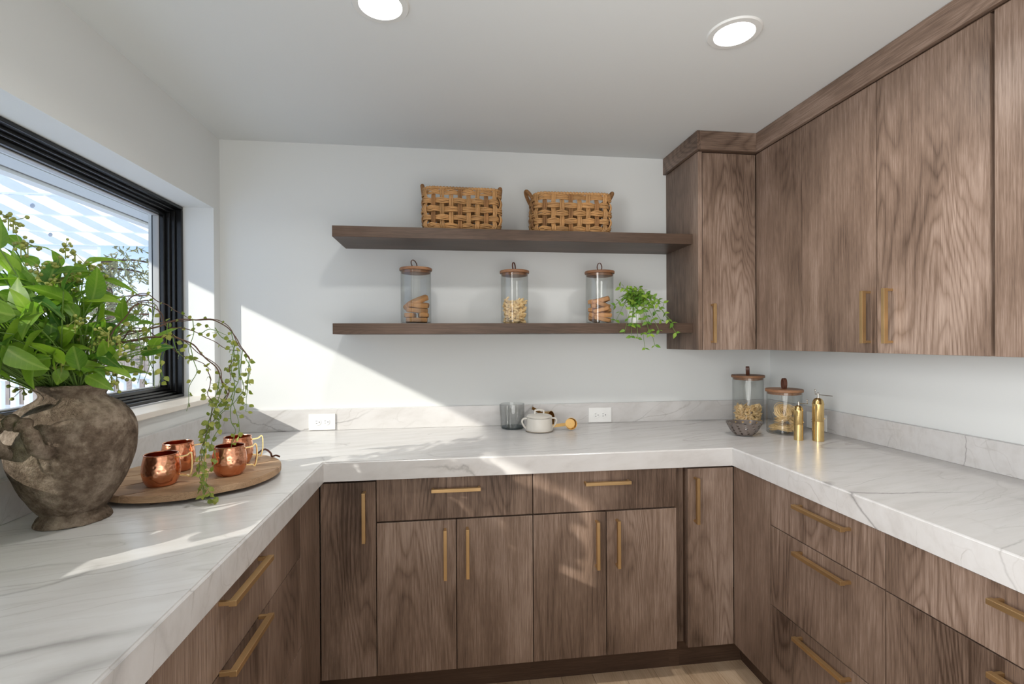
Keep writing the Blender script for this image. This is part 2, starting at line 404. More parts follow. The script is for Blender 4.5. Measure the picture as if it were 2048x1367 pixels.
for u_, v_, y_ in ((65, 411, 4.03), (101, 469, 4.62), (252, 400, 3.46)):
    q_ = at(u_, v_, 'Y', y_); MB().lathe([(0.001, -0.010), (0.012, -0.007), (0.017, 0.0)], 14, q_, True, False, Matrix.Rotation(math.radians(-90), 3, 'X')).obj('bolt', bolt, pg, True)
for px in (-7.2, be.x - 0.5): MB().bbox((px, 5.34, -0.08), (px + 0.14, 5.43, 2.298), 0.006).obj('post', wht, pg)
rl = empty('deck_railing', (-4, 6.2, -0.08), 'white railing with upright balusters at the edge of the deck outside', 'railing')
MB().bbox((-9.5, 6.14, 0.92), (-1.6, 6.24, 0.98), 0.005).obj('top_rail', wht, rl)
MB().bbox((-9.5, 6.16, 0.05), (-1.6, 6.22, 0.11), 0.005).obj('bottom_rail', wht, rl)
for i in range(56): MB().box((-9.4 + i * 0.14, 6.165, 0.11), (-9.4 + i * 0.14 + 0.05, 6.215, 0.92)).obj('baluster', wht, rl)
fn = empty('board_fence', (-7, 12.6, -0.08), 'weathered grey brown board fence beyond the deck railing', 'fence')
fm = wood('weathered_fence', 'Z', (srgb(126, 112, 104), srgb(158, 146, 138), srgb(186, 176, 170)), 0.8)
for i in range(60): MB().box((-16 + i * 0.22, 12.6 + 0.01 * (i % 2), -0.08), (-16 + i * 0.22 + 0.205, 12.63, 1.25 + 0.03 * rnd.random())).obj('fence_board', fm, fn)
MB().box((-16, 12.56, 0.95), (-2.9, 12.6, 1.05)).obj('fence_rail', fm, fn)
def conifer(loc, h, label, seed, n=46):
    r = random.Random(seed); t = empty('pine_tree', loc, label, 'tree', 'bare and evergreen trees beyond the fence')
    L = Vector(loc)
    MB().tube([L, L + Vector((0.1, 0, h * 0.5)), L + Vector((0, 0.1, h))], [0.16, 0.10, 0.03], 8).obj('trunk', M['twig'], t, True)
    br = MB(); nd = MB()
    for i in range(n):
        z = lerp(0.18, 0.97, i / n) * h; a = r.uniform(0, 6.28); ln = (1.05 - z / h) * h * 0.42 * r.uniform(0.7, 1.15)
        p0 = L + Vector((0, 0, z)); p2 = p0 + Vector((math.cos(a) * ln, math.sin(a) * ln, ln * r.uniform(-0.18, 0.22)))
        p1 = (p0 + p2) / 2 + Vector((0, 0, 0.06 * ln)); br.tube(cr([p0, p1, p2], 3), 0.014, 4)
        for k in range(40):
            q = lerp(p0, p2, r.uniform(0.3, 1.0)) + Vector([r.gauss(0, 0.10 * ln + 0.03) for _ in range(3)])
            for _ in range(4):
                d = Vector([r.gauss(0, 1) for _ in range(3)]).normalized() * r.uniform(0.05, 0.11)
                s_ = d.orthogonal().normalized() * 0.014
                nd.add([q - s_, q + s_, q + d + s_ * 0.3, q + d - s_ * 0.3], [(0, 1, 2, 3)])
    br.obj('branch', M['twig'], t)['kind'] = 'stuff'; nd.obj('needles', M['needle'], t)['kind'] = 'stuff'
M['needle'] = plain('pine_needles', srgb(150, 146, 104), 0.8, var=0.3)
conifer(tuple(at(322, 700, 'Y', 9.5)[:2]) + (-0.08,), 5.2, 'tall sparse pine tree beyond the deck, seen just left of the window frame', 3)
conifer(tuple(at(215, 700, 'Y', 15.6)[:2]) + (-0.08,), 3.9, 'lower hazy pine tree farther off, behind the leafy bouquet', 5, 36)
conifer(tuple(at(60, 700, 'Y', 16.2)[:2]) + (-0.08,), 3.3, 'distant small pine tree low behind the pergola post', 9, 30)

# ------------------------------------------------------------------ cabinets
DT = 0.020                                               # door thickness
def slab(name, lo, hi, mat, parent): return MB().bbox(lo, hi, 0.0014).obj(name, mat, parent)
def pull(parent, p0, p1, out):
    """a square bar handle from p0 to p1 standing off its door along out"""
    p0, p1, out = Vector(p0), Vector(p1), Vector(out); t = (p1 - p0).normalized(); s = 0.0055
    m = MB()
    side = t.cross(out)
    def bar(a, b, wd, o0, o1):
        c_ = [a + side * wd + out * o0, a - side * wd + out * o1, b + side * wd + out * o0, b - side * wd + out * o1]
        m.bbox([min(q[k] for q in c_) for k in range(3)], [max(q[k] for q in c_) for k in range(3)], 0.0009)
    bar(p0, p1, 0.006, -0.010, 0.005)
    for q in (p0, p1 - t * 0.010): bar(q + t * 0.001, q + t * 0.009, 0.0045, -0.030, -0.0095)
    return m.obj('handle', M['brass'], parent)
YD, XDR, XDL = 1.822, 1.130, -0.467                      # door faces: back run, right run, left run
ZT, ZK = 0.836, 0.122
def carcass(parent, lo, hi): MB().box(lo, hi).obj('carcass', M['toe'], parent)
GRP_B = 'base cabinets under the worktop'
def back_unit(x0, x1, label, drawer):
    c = empty('base_cabinet', ((x0 + x1) / 2, 2.1, 0), label, 'cabinet', GRP_B)
    carcass(c, (x0, YD + DT + 0.001, ZK + 0.004), (x1, 2.44, ZT + 0.003))
    MB().box((x0 - (0.08 if x0 < -0.4 else 0), 1.90, 0.0), (x1 + (0.0775 if x1 > 1.1 else 0), 1.915, ZK + 0.004)).obj('toe_kick', M['toe'], c)
    g = 0.0016
    if drawer:
        d = slab('drawer', (x0 + g, YD, 0.686), (x1 - g, YD + DT, ZT + 0.006), M['oakZ'], c); xm = (x0 + x1) / 2
        pull(d, (xm - 0.09, YD - 0.030, 0.798), (xm + 0.09, YD - 0.030, 0.798), (0, -1, 0))
        for a, b, hx in ((x0, xm, xm - 0.041), (xm, x1, xm + 0.041)):
            dd = slab('door', (a + g, YD, ZK), (b - g, YD + DT, 0.680), M['oakZ'], c)
            pull(dd, (hx, YD - 0.030, 0.470), (hx, YD - 0.030, 0.652), (0, -1, 0))
    else:
        hx = x1 - 0.040 if x0 < 0 else x0 + 0.030
        dd = slab('door', (x0 + g, YD, ZK), (x1 - g, YD + DT, ZT - 0.003), M['oakZ'], c)
        pull(dd, (hx, YD - 0.030, 0.622), (hx, YD - 0.030, 0.802), (0, -1, 0))
    return c
back_unit(-0.4655, -0.2685, 'narrow corner base cabinet with one tall door, beside the left drawer bank', False)
back_unit(-0.2685, 0.312, 'double door base cabinet with top drawer, sun flecks on its handle', True)
back_unit(0.312, 0.889, 'double door base cabinet with top drawer, second from the left corner', True)
c = back_unit(0.934, 1.130, 'narrow corner base cabinet with one tall door, beside the right drawer bank', False)
slab('filler_panel', (0.8905, YD + 0.034, ZK + 0.006), (0.9325, YD + 0.05, ZT), M['oakZ'], c)
MB().box((0.889, 1.90, 0.0), (0.934, 1.915, ZK + 0.004)).obj('toe_kick', M['toe'], c)
def side_unit(sx, xf, y0, y1, label, drawers, hy, hl, filler=None):
    """a drawer unit facing the middle of the room; sx = -1 for the right run, +1 for the left"""
    c = empty('drawer_cabinet', (xf - sx * 0.25, (y0 + y1) / 2, 0), label, 'cabinet', GRP_B)
    def bx(a, b, ya, yb, za, zb):
        lo = (min(a, b), ya, za); hi = (max(a, b), yb, zb); return lo, hi
    back = XR - 0.03 if sx < 0 else XL + 0.03
    lo, hi = bx(xf - sx * (DT + 0.001), back, y0, y1, ZK + 0.004, ZT + 0.003); carcass(c, lo, hi)
    lo, hi = bx(xf - sx * 0.078, xf - sx * 0.093, y0, 1.8995 if filler else y1, 0.0, ZK + 0.004); MB().box(lo, hi).obj('toe_kick', M['toe'], c)
    g = 0.0016
    for za, zb, hz in drawers:
        lo, hi = bx(xf, xf - sx * DT, y0 + g, y1 - g, za + g, zb - g); d = slab('drawer', lo, hi, M['oakZ'], c)
        pull(d, (xf + sx * 0.030, hy - hl / 2, hz), (xf + sx * 0.030, hy + hl / 2, hz), (sx, 0, 0))
    if filler:
        lo, hi = bx(xf, xf - sx * DT, filler[0] + g, filler[1], ZK, ZT); slab('filler_panel', lo, hi, M['oakZ'], c)
    return c
side_unit(-1, XDR, 1.1365, 1.5985, 'drawer cabinet of three drawers in the right corner run', ((0.686, ZT + 0.002, 0.804), (0.403, 0.686, 0.652), (ZK, 0.403, 0.375)), 1.345, 0.202, (1.5985, 1.8215))
side_unit(-1, XDR, 0.40, 1.1365, 'wide drawer cabinet on the right run, nearest the viewer', ((0.686, ZT + 0.002, 0.804), (0.403, 0.686, 0.652), (ZK, 0.403, 0.375)), 0.768, 0.202)
side_unit(1, XDL, 0.82, 1.5985, 'drawer cabinet of three drawers under the left worktop', ((0.672, ZT + 0.002, 0.815), (0.390, 0.672, 0.672), (ZK, 0.390, 0.375)), 1.157, 0.215, (1.5985, 1.8215))
side_unit(1, XDL, -0.4, 0.815, 'drawer cabinet on the left run, nearest the viewer', ((0.672, ZT + 0.002, 0.815), (ZK, 0.672, 0.640)), 0.2, 0.215)
# upper cabinets
ZU, ZUT = 1.2965, 2.222
YU, XU = 2.138, 1.443
GRP_U = 'wall cabinets'
c = empty('wall_cabinet', (1.30, 2.3, ZU), 'short wall cabinet at the end of the floating shelves', 'cabinet', GRP_U)
MB().box((1.174, YU + 0.021, ZU + 0.002), (XR, YB - 0.002, ZUT)).obj('carcass', M['oakZ'], c)
slab('side_panel', (1.1535, YU, ZU), (1.1735, YB - 0.001, ZUT), M['oakZ'], c)
d = slab('door', (1.1765, YU, ZU), (XU - 0.001, YU + DT, ZUT - 0.004), M['oakZ'], c); pull(d, (1.2195, YU - 0.030, 1.330), (1.2195, YU - 0.030, 1.512), (0, -1, 0))
def upper(y0, y1, label, doors):
    c = empty('wall_cabinet', (1.6, (y0 + y1) / 2, ZU), label, 'cabinet', GRP_U)
    MB().box((XU + DT + 0.001, y0, ZU + 0.002), (XR, y1, ZUT)).obj('carcass', M['oakZ'], c)
    for a, b, hy in doors:
        d = slab('door' if hy else 'filler_panel', (XU, a + 0.0015, ZU), (XU + DT, b - 0.0015, ZUT - 0.004), M['oakZ'], c)
        if hy: pull(d, (XU - 0.030, hy, 1.330), (XU - 0.030, hy, 1.511), (-1, 0, 0))
upper(1.4815, YU + 0.019, 'tall wall cabinet in the corner with its handle on the nearer edge', ((1.835, YU - 0.002, None), (1.4815, 1.835, 1.509)))
upper(1.127, 1.4815, 'wide wall cabinet with its handle on the farther edge', ((1.130, 1.4815, 1.424),))
upper(0.30, 1.122, 'wall cabinet nearest the viewer, cut off by the frame', ((0.70, 1.122, 0.76), (0.30, 0.70, 0.64)))
cr_ = empty('trim_2', (1.4, 2.1, ZUT), **st)
slab('crown_board', (1.1365, 2.1115, 2.223), (1.1535, YB - 0.001, ZCEIL - 0.001), M['oakY'], cr_)
slab('crown_board', (1.1537, 2.1115, 2.223), (1.4465, 2.1290, ZCEIL - 0.001), M['oakX'], cr_)
slab('crown_board', (1.4285, 0.28, 2.223), (1.4463, 2.1113, ZCEIL - 0.001), M['oakY'], cr_)
MB().box((1.16, 2.14, ZUT), (XR, YB, ZCEIL)).obj('crown_backing', M['toe'], cr_); MB().box((1.45, 0.28, ZUT), (XR, 2.14, ZCEIL)).obj('crown_backing', M['toe'], cr_)
# floating shelves
for z0, z1, lab in ((1.801, 1.849, 'upper floating oak shelf carrying two woven baskets'), (1.3775, 1.4245, 'lower floating oak shelf carrying glass jars and a plant')):
    top(MB().bbox((-0.502, 2.190, z0), (1.1530, YB - 0.001, z1), 0.0015), 'floating_shelf', M['shelfoak'], (0.33, 2.33, z0), label=lab, cat='shelf', group='floating shelves')
ZS, ZS2 = 1.4245, 1.849

# ------------------------------------------------------------------ worktop
ZW, ZWB = 0.914, 0.8435
XCL, XCR, YC = -0.4478, 1.1155, 1.8065
wt = empty('worktop', (0.3, 2.1, ZWB), 'white veined stone worktop with thick edge running round three walls', 'worktop')
YE = -0.55
def bev_prism(poly, z0, z1, r):
    m = MB().prism(poly, z0, z1); bm = bmesh.new(); vs = [bm.verts.new(v) for v in m.v]
    for f in m.f: bm.faces.new([vs[i] for i in f])
    bmesh.ops.recalc_face_normals(bm, faces=bm.faces)
    ed = [e for e in bm.edges if abs(e.verts[0].co.z - z1) < 1e-6 and abs(e.verts[1].co.z - z1) < 1e-6]
    bmesh.ops.bevel(bm, geom=ed, offset=r, segments=3, affect='EDGES'); bm.verts.index_update()
    o = MB().add([v.co.copy() for v in bm.verts], [[v.index for v in f.verts] for f in bm.faces]); bm.free(); return o
bev_prism([(XL + 0.001, YE), (XCL, YE), (XCL, YC), (XCR, YC), (XCR, YE), (XR - 0.001, YE), (XR - 0.001, YB - 0.001), (XL + 0.001, YB - 0.001)], ZWB, ZW, 0.005).obj('slab', M['stone'], wt)
ZBS = 1.017
XLS, XRS, YBS = -1.056, 1.729, 2.456
top(MB().bbox((XL + 0.001, YBS, ZW + 0.0003), (XR - 0.001, YB - 0.001, ZBS), 0.0015), 'stone_backsplash', M['stone'], (0.3, 2.465, ZW), label='white veined stone backsplash along the back wall with two outlets', cat='backsplash', group='stone backsplashes')
top(MB().bbox((XL + 0.001, YE, ZW + 0.0003), (XLS, YBS - 0.0005, ZBS), 0.0015), 'stone_backsplash', M['stone'], (-1.07, 1.0, ZW), label='white veined stone backsplash under the window sill', cat='backsplash', group='stone backsplashes')
top(MB().bbox((XRS, YE, ZW + 0.0003), (XR - 0.001, YBS - 0.0005, ZBS), 0.0015), 'stone_backsplash', M['stone'], (1.74, 1.0, ZW), label='white veined stone backsplash along the right wall', cat='backsplash', group='stone backsplashes')

# ------------------------------------------------------------------ downlights
for xx, lab in ((-0.190, 'round recessed ceiling light above the left side of the shelves'), (0.895, 'round recessed ceiling light nearest the wall cabinets')):
    d = empty('ceiling_light', (xx, 1.43, ZCEIL), lab, 'light', 'recessed ceiling lights')
    MB().lathe([(0.059, -0.001), (0.061, -0.006), (0.078, -0.005), (0.082, -0.0005), (0.082, 0.0)], 56, (xx, 1.43, ZCEIL), False, False).obj('trim_ring', M['trimwhite'], d, True)
    MB().lathe([(0.001, -0.003), (0.0595, -0.003), (0.0595, 0.0)], 56, (xx, 1.43, ZCEIL), True, False).obj('lens', M['lens'], d)
    light('downlight_beam', 'AREA', 4.6, (1.0, 0.975, 0.93), (xx, 1.43, ZCEIL - 0.008), (0, 0, -1), shape='DISK', size=0.11, spread=math.radians(150))
#@@OBJECTS@@
# ------------------------------------------------------------------ outlets
def outlet(p, ax, label):
    """duplex outlet lying on its side; p = middle of the plate's back, ax = wall normal"""
    t = empty('power_outlet', p, label, 'outlet', 'white wall outlets'); p = Vector(p); n = Vector(ax); s = Vector((0, 0, 1)).cross(n) * -1
    def bx(a0, a1, z0, z1, d0, d1):
        q0 = p + s * a0 + Vector((0, 0, z0)) + n * d0; q1 = p + s * a1 + Vector((0, 0, z1)) + n * d1
        return [min(q0[i], q1[i]) for i in range(3)], [max(q0[i], q1[i]) for i in range(3)]
    MB().bbox(*bx(-0.0615, 0.0615, -0.038, 0.038, 0.0, 0.006), 0.0016).obj('cover_plate', M['white'], t)
    for k in (-0.02, 0.02):
        f = MB(); R = Matrix((s, Vector((0, 0, 1)), n)).transposed()
        f.lathe([(0.0165, 0.005), (0.0165, 0.0075), (0.0155, 0.008)], 24, p + s * k, True, True, R); fo = f.obj('socket_face', M['white'], t)
        h = MB(); h.box(*bx(k + 0.001, k + 0.009, 0.005, 0.0068, 0.0081, 0.0084)); h.box(*bx(k + 0.001, k + 0.008, -0.0068, -0.005, 0.0081, 0.0084))
        h.box(*bx(k - 0.010, k - 0.006, -0.002, 0.002, 0.0081, 0.0084))
        ho = h.obj('slots', M['slot'], fo)
outlet((-0.6135, YBS, 0.956), (0, -1, 0), 'white outlet on the sunlit backsplash near the window corner')
outlet((0.777, YBS, 0.956), (0, -1, 0), 'white outlet on the backsplash beside the brass scoop')
outlet((XRS, 2.10, 0.955), (-1, 0, 0), 'white outlet on the right backsplash behind the brass mills')

# ------------------------------------------------------------------ baskets
M['cane'] = plain('water_hyacinth', srgb(182, 138, 88), 0.6, var=0.30)
M['cane2'] = plain('water_hyacinth_dark', srgb(146, 104, 62), 0.65, var=0.3)
def basket(loc, w, d, h, rz, label, lean, seed):
    r = random.Random(seed); t = empty('woven_basket', loc, label, 'basket', 'woven baskets on the upper shelf'); t.rotation_euler.z = rz
    def pos(s, z):
        """s in 0..1 round a rounded rectangle that bellies out and tucks in at the foot"""
        f = 1.0 + 0.02 * math.sin(math.pi * z / h) - (0.10 * (1 - z / (0.16 * h)) ** 2 if z < 0.16 * h else 0)
        a, b, rr = w / 2, d / 2, 0.045
        segs = [(2 * (a - rr)), math.pi * rr / 2, 2 * (b - rr), math.pi * rr / 2] * 2; L = sum(segs); u = (s % 1) * L
        cs = [(a - rr, -(b - rr), -90), (a - rr, b - rr, 0), (-(a - rr), b - rr, 90), (-(a - rr), -(b - rr), 180)]
        x0, y0 = -(a - rr), -b; k = 0
        st_ = [(Vector((-(a - rr), -b, 0)), Vector((1, 0, 0))), None, (Vector((a, -(b - rr), 0)), Vector((0, 1, 0))), None, (Vector((a - rr, b, 0)), Vector((-1, 0, 0))), None, (Vector((-a, b - rr, 0)), Vector((0, -1, 0))), None]
        for k in range(8):
            if u <= segs[k] or k == 7: break
            u -= segs[k]
        if k % 2 == 0: p = st_[k][0] + st_[k][1] * u; nn = Vector((st_[k][1].y, -st_[k][1].x, 0))
        else:
            cx, cy, a0 = cs[k // 2]; th = math.radians(a0) + (u / segs[k]) * math.pi / 2; nn = Vector((math.cos(th), math.sin(th), 0)); p = Vector((cx, cy, 0)) + nn * rr
        return Vector((p.x * f, p.y * f, z)), nn
    NSt, NB = 26, 5; off = 0.006; bh = h / NB
    for j in range(NB):                                      # horizontal weavers
        m = MB(); z = bh * (j + 0.52)
        for q in range(4):
            pts = []; n = NSt * 4; ph = r.uniform(0, 6)
            for i in range(n):
                s = i / n; k = s * NSt; wv = math.cos(math.pi * (k + j)) * off
                p, nn = pos(s, z + (q - 1.5) * bh * 0.150 + 0.0016 * math.sin(ph + i * 0.7) + (q - 1.5) * 0.0009 * math.cos(math.pi * (k + j)) )
                pts.append(p + nn * (wv + 0.0012 * math.sin(i * 0.4 + q * 2)))
            m.tube(pts, 0.0031 + 0.0005 * r.random(), 6, True)
        m.obj('weaver', M['cane'], t, True, world=False)
    for k in range(NSt):                                     # upright stakes
        m = MB()
        for q in range(3):
            pts = []; jx = r.gauss(0, 0.0012)
            for i in range(NB * 4 + 1):
                z = h * i / (NB * 4) * 0.97 + 0.004; j = z / bh - 0.52
                wv = -math.cos(math.pi * (k + j)) * off
                p, nn = pos((k + (q - 1) * 0.165) / NSt + jx * 0.3, z); pts.append(p + nn * wv)
            m.tube(pts, 0.0032 + 0.0005 * r.random(), 6)
        m.obj('stake', M['cane2'] if k % 3 == 0 else M['cane'], t, True, world=False)
    n = 300                                                  # wrapped rim
    rim = [pos(i / n, h)[0] for i in range(n)]
    MB().tube(rim, [0.0068 + 0.0016 * math.sin(i * 2 * math.pi / 4.2) for i in range(n)], 8, True).obj('rim', M['cane'], t, True, world=False)
    base = [pos(i / 60, 0.004)[0] for i in range(60)]; MB().prism([(p.x, p.y) for p in base], 0.001, 0.006).obj('base', M['cane2'], t, world=False)
    for sx in (-1, 1):                                       # wrapped loop handles at the two ends
        pts = []; n = 70
        for i in range(n + 1):
            a = math.pi * i / n; pts.append((sx * (w / 2 + 0.002 + lean * math.sin(a)), -0.048 * math.cos(a), h - 0.018 + 0.052 * math.sin(a)))
        MB().tube(pts, [0.0088 + 0.0011 * math.sin(i * 2.4) for i in range(n + 1)], 9).obj('handle', M['cane2'], t, True, world=False)
    return t
basket((0.062, 2.335, ZS2), 0.352, 0.200, 0.192, 0.02, 'woven cane basket on the left of the upper shelf, upright handles', 0.006, 1)
basket((0.588, 2.335, ZS2), 0.364, 0.205, 0.186, -0.035, 'woven cane basket on the right of the upper shelf, handles leaning outwards', 0.030, 2)

# ------------------------------------------------------------------ glass jars and what is in them
def jar(x, y, z, r, h, label, loop_rot, group, wide=False, knob=0.0):
    t = empty('glass_jar', (x, y, z), label, 'jar', group); c = (x, y, z); th = 0.0028
    MB().lathe([(r * 0.5, 0.0), (r - 0.006, 0.0005), (r, 0.006), (r, h), (r - th, h), (r - th, 0.010), (r - th - 0.006, 0.006), (r * 0.5, 0.006)], 56, c).obj('jar_body', M['jarglass'], t, True)
    lid = MB().lathe([(r * 0.80, h - 0.012), (r - th - 0.001, h - 0.010), (r - th - 0.001, h), (r + 0.0035, h + 0.0005), (r + 0.005, h + 0.003), (r + 0.005, h + 0.011), (r + 0.003, h + 0.0135), (r * 0.5, h + 0.014)], 56, c).obj('lid', M['lidwood'], t, 30)
    w_, tk, hh = (0.016, 0.0032, 0.046) if wide else (0.006, 0.0024, 0.040)
    pts = []
    for i in range(25):
        a = lerp(-0.42 * math.pi, 1.42 * math.pi, i / 24); ww = 0.0125 if not wide else 0.011
        pts.append(Vector((ww * math.cos(a), 0, 0.014 + hh * 0.5 + hh * 0.52 * math.sin(a))))
    R = Matrix.Rotation(loop_rot, 4, 'Z') @ Matrix.Shear('XZ', 4, (knob, 0.0))
    R = Matrix.Rotation(loop_rot, 4, 'Z') @ Matrix.Rotation(knob, 4, 'Y')
    z0 = min(p.z for p in pts); pts = [Vector((0, 0, h + 0.0135)) + R @ Vector((p.x, p.y, p.z - z0)) + Vector((x, y, z)) for p in pts]
    m = MB(); m.tube(pts, 0.002, 4, flat=(w_, tk), up0=(R.to_3x3() @ Vector((1, 0, 0)))); m.v = [tuple(Vector(v) - Vector(c)) for v in m.v]
    m.obj('leather_loop', M['leather'], lid, True, world=False)
    return t
GJ = 'glass jars with wooden lids on the lower shelf'
jar(-0.153, 2.305, ZS, 0.0700, 0.246, 'glass jar with wooden lid on the lower shelf, stacked seeded biscotti inside', 0.5, GJ, knob=-0.45)
jar(0.311, 2.305, ZS, 0.0655, 0.240, 'glass jar with wooden lid on the lower shelf, half full of short pasta', 0.9, GJ, knob=-0.25)
jar(0.731, 2.305, ZS, 0.0675, 0.243, 'glass jar with wooden lid on the lower shelf, beside the trailing plant', 0.2, GJ)
GJ2 = 'glass jars with wooden lids on the worktop'
jar(1.517, 2.315, ZW, 0.0738, 0.236, 'tall glass jar in the worktop corner, curly pasta in its lower third', 0.9, GJ2, True, -0.45)
jar(1.525, 2.055, ZW, 0.0735, 0.190, 'shorter glass jar of pasta nests behind the brass mills', 1.5, GJ2, True, 0.0)
def noisy(m, amp, fr, seed):
    o = Vector((seed * 3.1, seed * 1.7, seed)); out = []
    for v in m.v:
        v = Vector(v); n_ = noise.noise_vector((v + o) * fr); out.append(tuple(v + n_ * amp))
    m.v = out; return m
M['biscotti'] = plain('seeded_biscotti', srgb(176, 128, 78), 0.8, var=0.35, nbump=(260, 0.6, 0.002))
M['cookie'] = plain('almond_biscotti', srgb(196, 142, 92), 0.8, var=0.22, nbump=(300, 0.4, 0.001))
M['pasta'] = plain('dry_pasta', srgb(236, 204, 150), 0.55, var=0.10)
def slice_mesh(L, Wd, T, seed, name, mat):
    m = MB().bbox((-L / 2, -Wd / 2, 0), (L / 2, Wd / 2, T), min(T, Wd) * 0.32); bm = bmesh.new(); vs = [bm.verts.new(v) for v in m.v]
    for f in m.f: bm.faces.new([vs[i] for i in f])
    bmesh.ops.subdivide_edges(bm, edges=[e for e in bm.edges if e.calc_length() > 0.008], cuts=4, use_grid_fill=True); bm.verts.index_update()
    m = MB().add([v.co.copy() for v in bm.verts], [[v.index for v in f.verts] for f in bm.faces]); bm.free()
    for i, v in enumerate(m.v):                              # the arched back of a slice cut from a loaf
        m.v[i] = (v[0], v[1] * (1 - 0.28 * (abs(v[0]) / (L / 2)) ** 2), v[2])
    return noisy(m, 0.0022, 90, seed).mesh(name, mat, True)
def put(name, me, loc, rot, label, cat, group):
    o = bpy.data.objects.new(name, me); C.objects.link(o); o.location = loc; o.rotation_euler = rot; return setp(o, label, cat, group)
sm = [slice_mesh(0.098, 0.050, 0.021, k, 'biscotti_slice', M['biscotti']) for k in range(3)]
jx, jy = -0.153, 2.305
for i, (dx, dy, z, rx, ry, rz, lab) in enumerate((
        (0.004, -0.022, 0.008, 0, 0, 0.08, 'seeded biscotti slice lying flat at the bottom of the left shelf jar, front'),
        (0.000, 0.034, 0.008, 0, 0, -0.1, 'seeded biscotti slice lying flat at the bottom of the left shelf jar, behind'),
        (-0.026, 0.004, 0.030, 0, 0, 1.45, 'seeded biscotti slice crossing the left jar on its second layer, left one'),
        (0.034, 0.004, 0.030, 0, 0, 1.62, 'seeded biscotti slice crossing the left jar on its second layer, right one'),
        (0.006, -0.018, 0.053, 0.10, 0.06, 0.05, 'seeded biscotti slice of the third layer in the left shelf jar'),
        (0.010, -0.010, 0.078, 0.2, 0.10, -0.15, 'seeded biscotti slice of the fourth layer in the left shelf jar'),
        (0.012, 0.010, 0.100, 0.35, -0.42, 0.2, 'seeded biscotti slice topmost in the left shelf jar, tilted up'),
        (-0.020, 0.022, 0.080, 0.8, -0.35, 0.9, 'seeded biscotti slice leaning at the back of the left shelf jar'))):
    put('biscotti_slice', sm[i % 3], (jx + dx, jy + dy, ZS + z), (rx, ry, rz), lab, 'biscotti', 'seeded biscotti in the left shelf jar')
sm = [slice_mesh(0.080, 0.034, 0.020, 10 + k, 'biscotti_slice', M['cookie']) for k in range(3)]
jx = 0.731; r = random.Random(11)
for i in range(15):
    lay, k = divmod(i, 3); a = (-1.57, 0.55, 2.6)[k] + 0.35 * (lay % 2); rad = 0.027
    put('biscotti_slice', sm[i % 3], (jx + rad * math.cos(a), jy + rad * math.sin(a), ZS + 0.011 + lay * 0.0225 + r.uniform(0, 0.004)), (r.uniform(-0.30, 0.30), r.uniform(-0.25, 0.25), a + 1.57 + r.uniform(-0.7, 0.7)),
        'pale almond biscotti in the right shelf jar, %s layer, %s' % (('bottom', 'second', 'third', 'fourth', 'top')[lay], ('front', 'back right', 'back left')[k]), 'biscotti', 'pale biscotti in the right shelf jar')
def pasta_heap(name, x, y, z, R, H, n, seed, label, kind):
    r = random.Random(seed); m = MB()
    for i in range(n):
        lz = (i + 0.5) / n; rr = R * math.sqrt(r.random()) if i % 2 else R * r.uniform(0.8, 1.0); a = r.uniform(0, 6.28)
        c = Vector((x + rr * math.cos(a), y + rr * math.sin(a), z + 0.006 + H * lz * (1 + 0.12 * math.sin(a * 2 + seed)) + r.uniform(-0.004, 0.004)))
        e = Euler((r.uniform(-0.7, 0.7), r.uniform(-0.7, 0.7), r.uniform(0, 6.28))).to_matrix()
        if kind == 'twist': pts = [c + e @ Vector((lerp(-0.019, 0.019, k / 6), 0.0035 * math.sin(k * 1.1), 0.0025 * math.cos(k * 1.1))) for k in range(7)]; m.tube(pts, [0.0046, 0.0056, 0.006, 0.006, 0.006, 0.0056, 0.0046], 6)
        else:
            ph = r.uniform(0, 6); pts = [c + e @ Vector((0.0095 * math.cos(t * 0.75 + ph), 0.0095 * math.sin(t * 0.75 + ph), (t - 4) * 0.0022)) for t in range(9)]; m.tube(pts, 0.003, 4, flat=(0.0085, 0.0018), up0=(0, 0, 1))
    return top(m, name, M['pasta'], (x, y, z), True, label=label, cat='pasta', kind='stuff')
pasta_heap('short_pasta', 0.311, 2.305, ZS, 0.043, 0.098, 170, 3, 'pale short twisted pasta filling the middle shelf jar by half', 'twist')
pasta_heap('curly_pasta', 1.517, 2.315, ZW, 0.056, 0.082, 230, 4, 'curly dry pasta in the tall corner jar', 'curl')
def nest_mesh(seed):
    r = random.Random(seed); m = MB()
    for s in range(17):
        rr = r.uniform(0.016, 0.041); ph = r.uniform(0, 6); tz = r.uniform(-0.009, 0.011); el = r.uniform(0.82, 1.0); pts = []
        for k in range(34):
            a = ph + k * 0.36; q = rr * (1 + 0.10 * math.sin(k * 0.5 + ph)) - 0.0004 * k
            pts.append((q * math.cos(a), q * el * math.sin(a), 0.014 + tz + 0.005 * math.sin(k * 0.31 + ph * 2)))
        m.tube(pts, 0.00125, 4)
    return m.mesh('pasta_nest', M['pasta'], True)
nm = [nest_mesh(k) for k in range(3)]
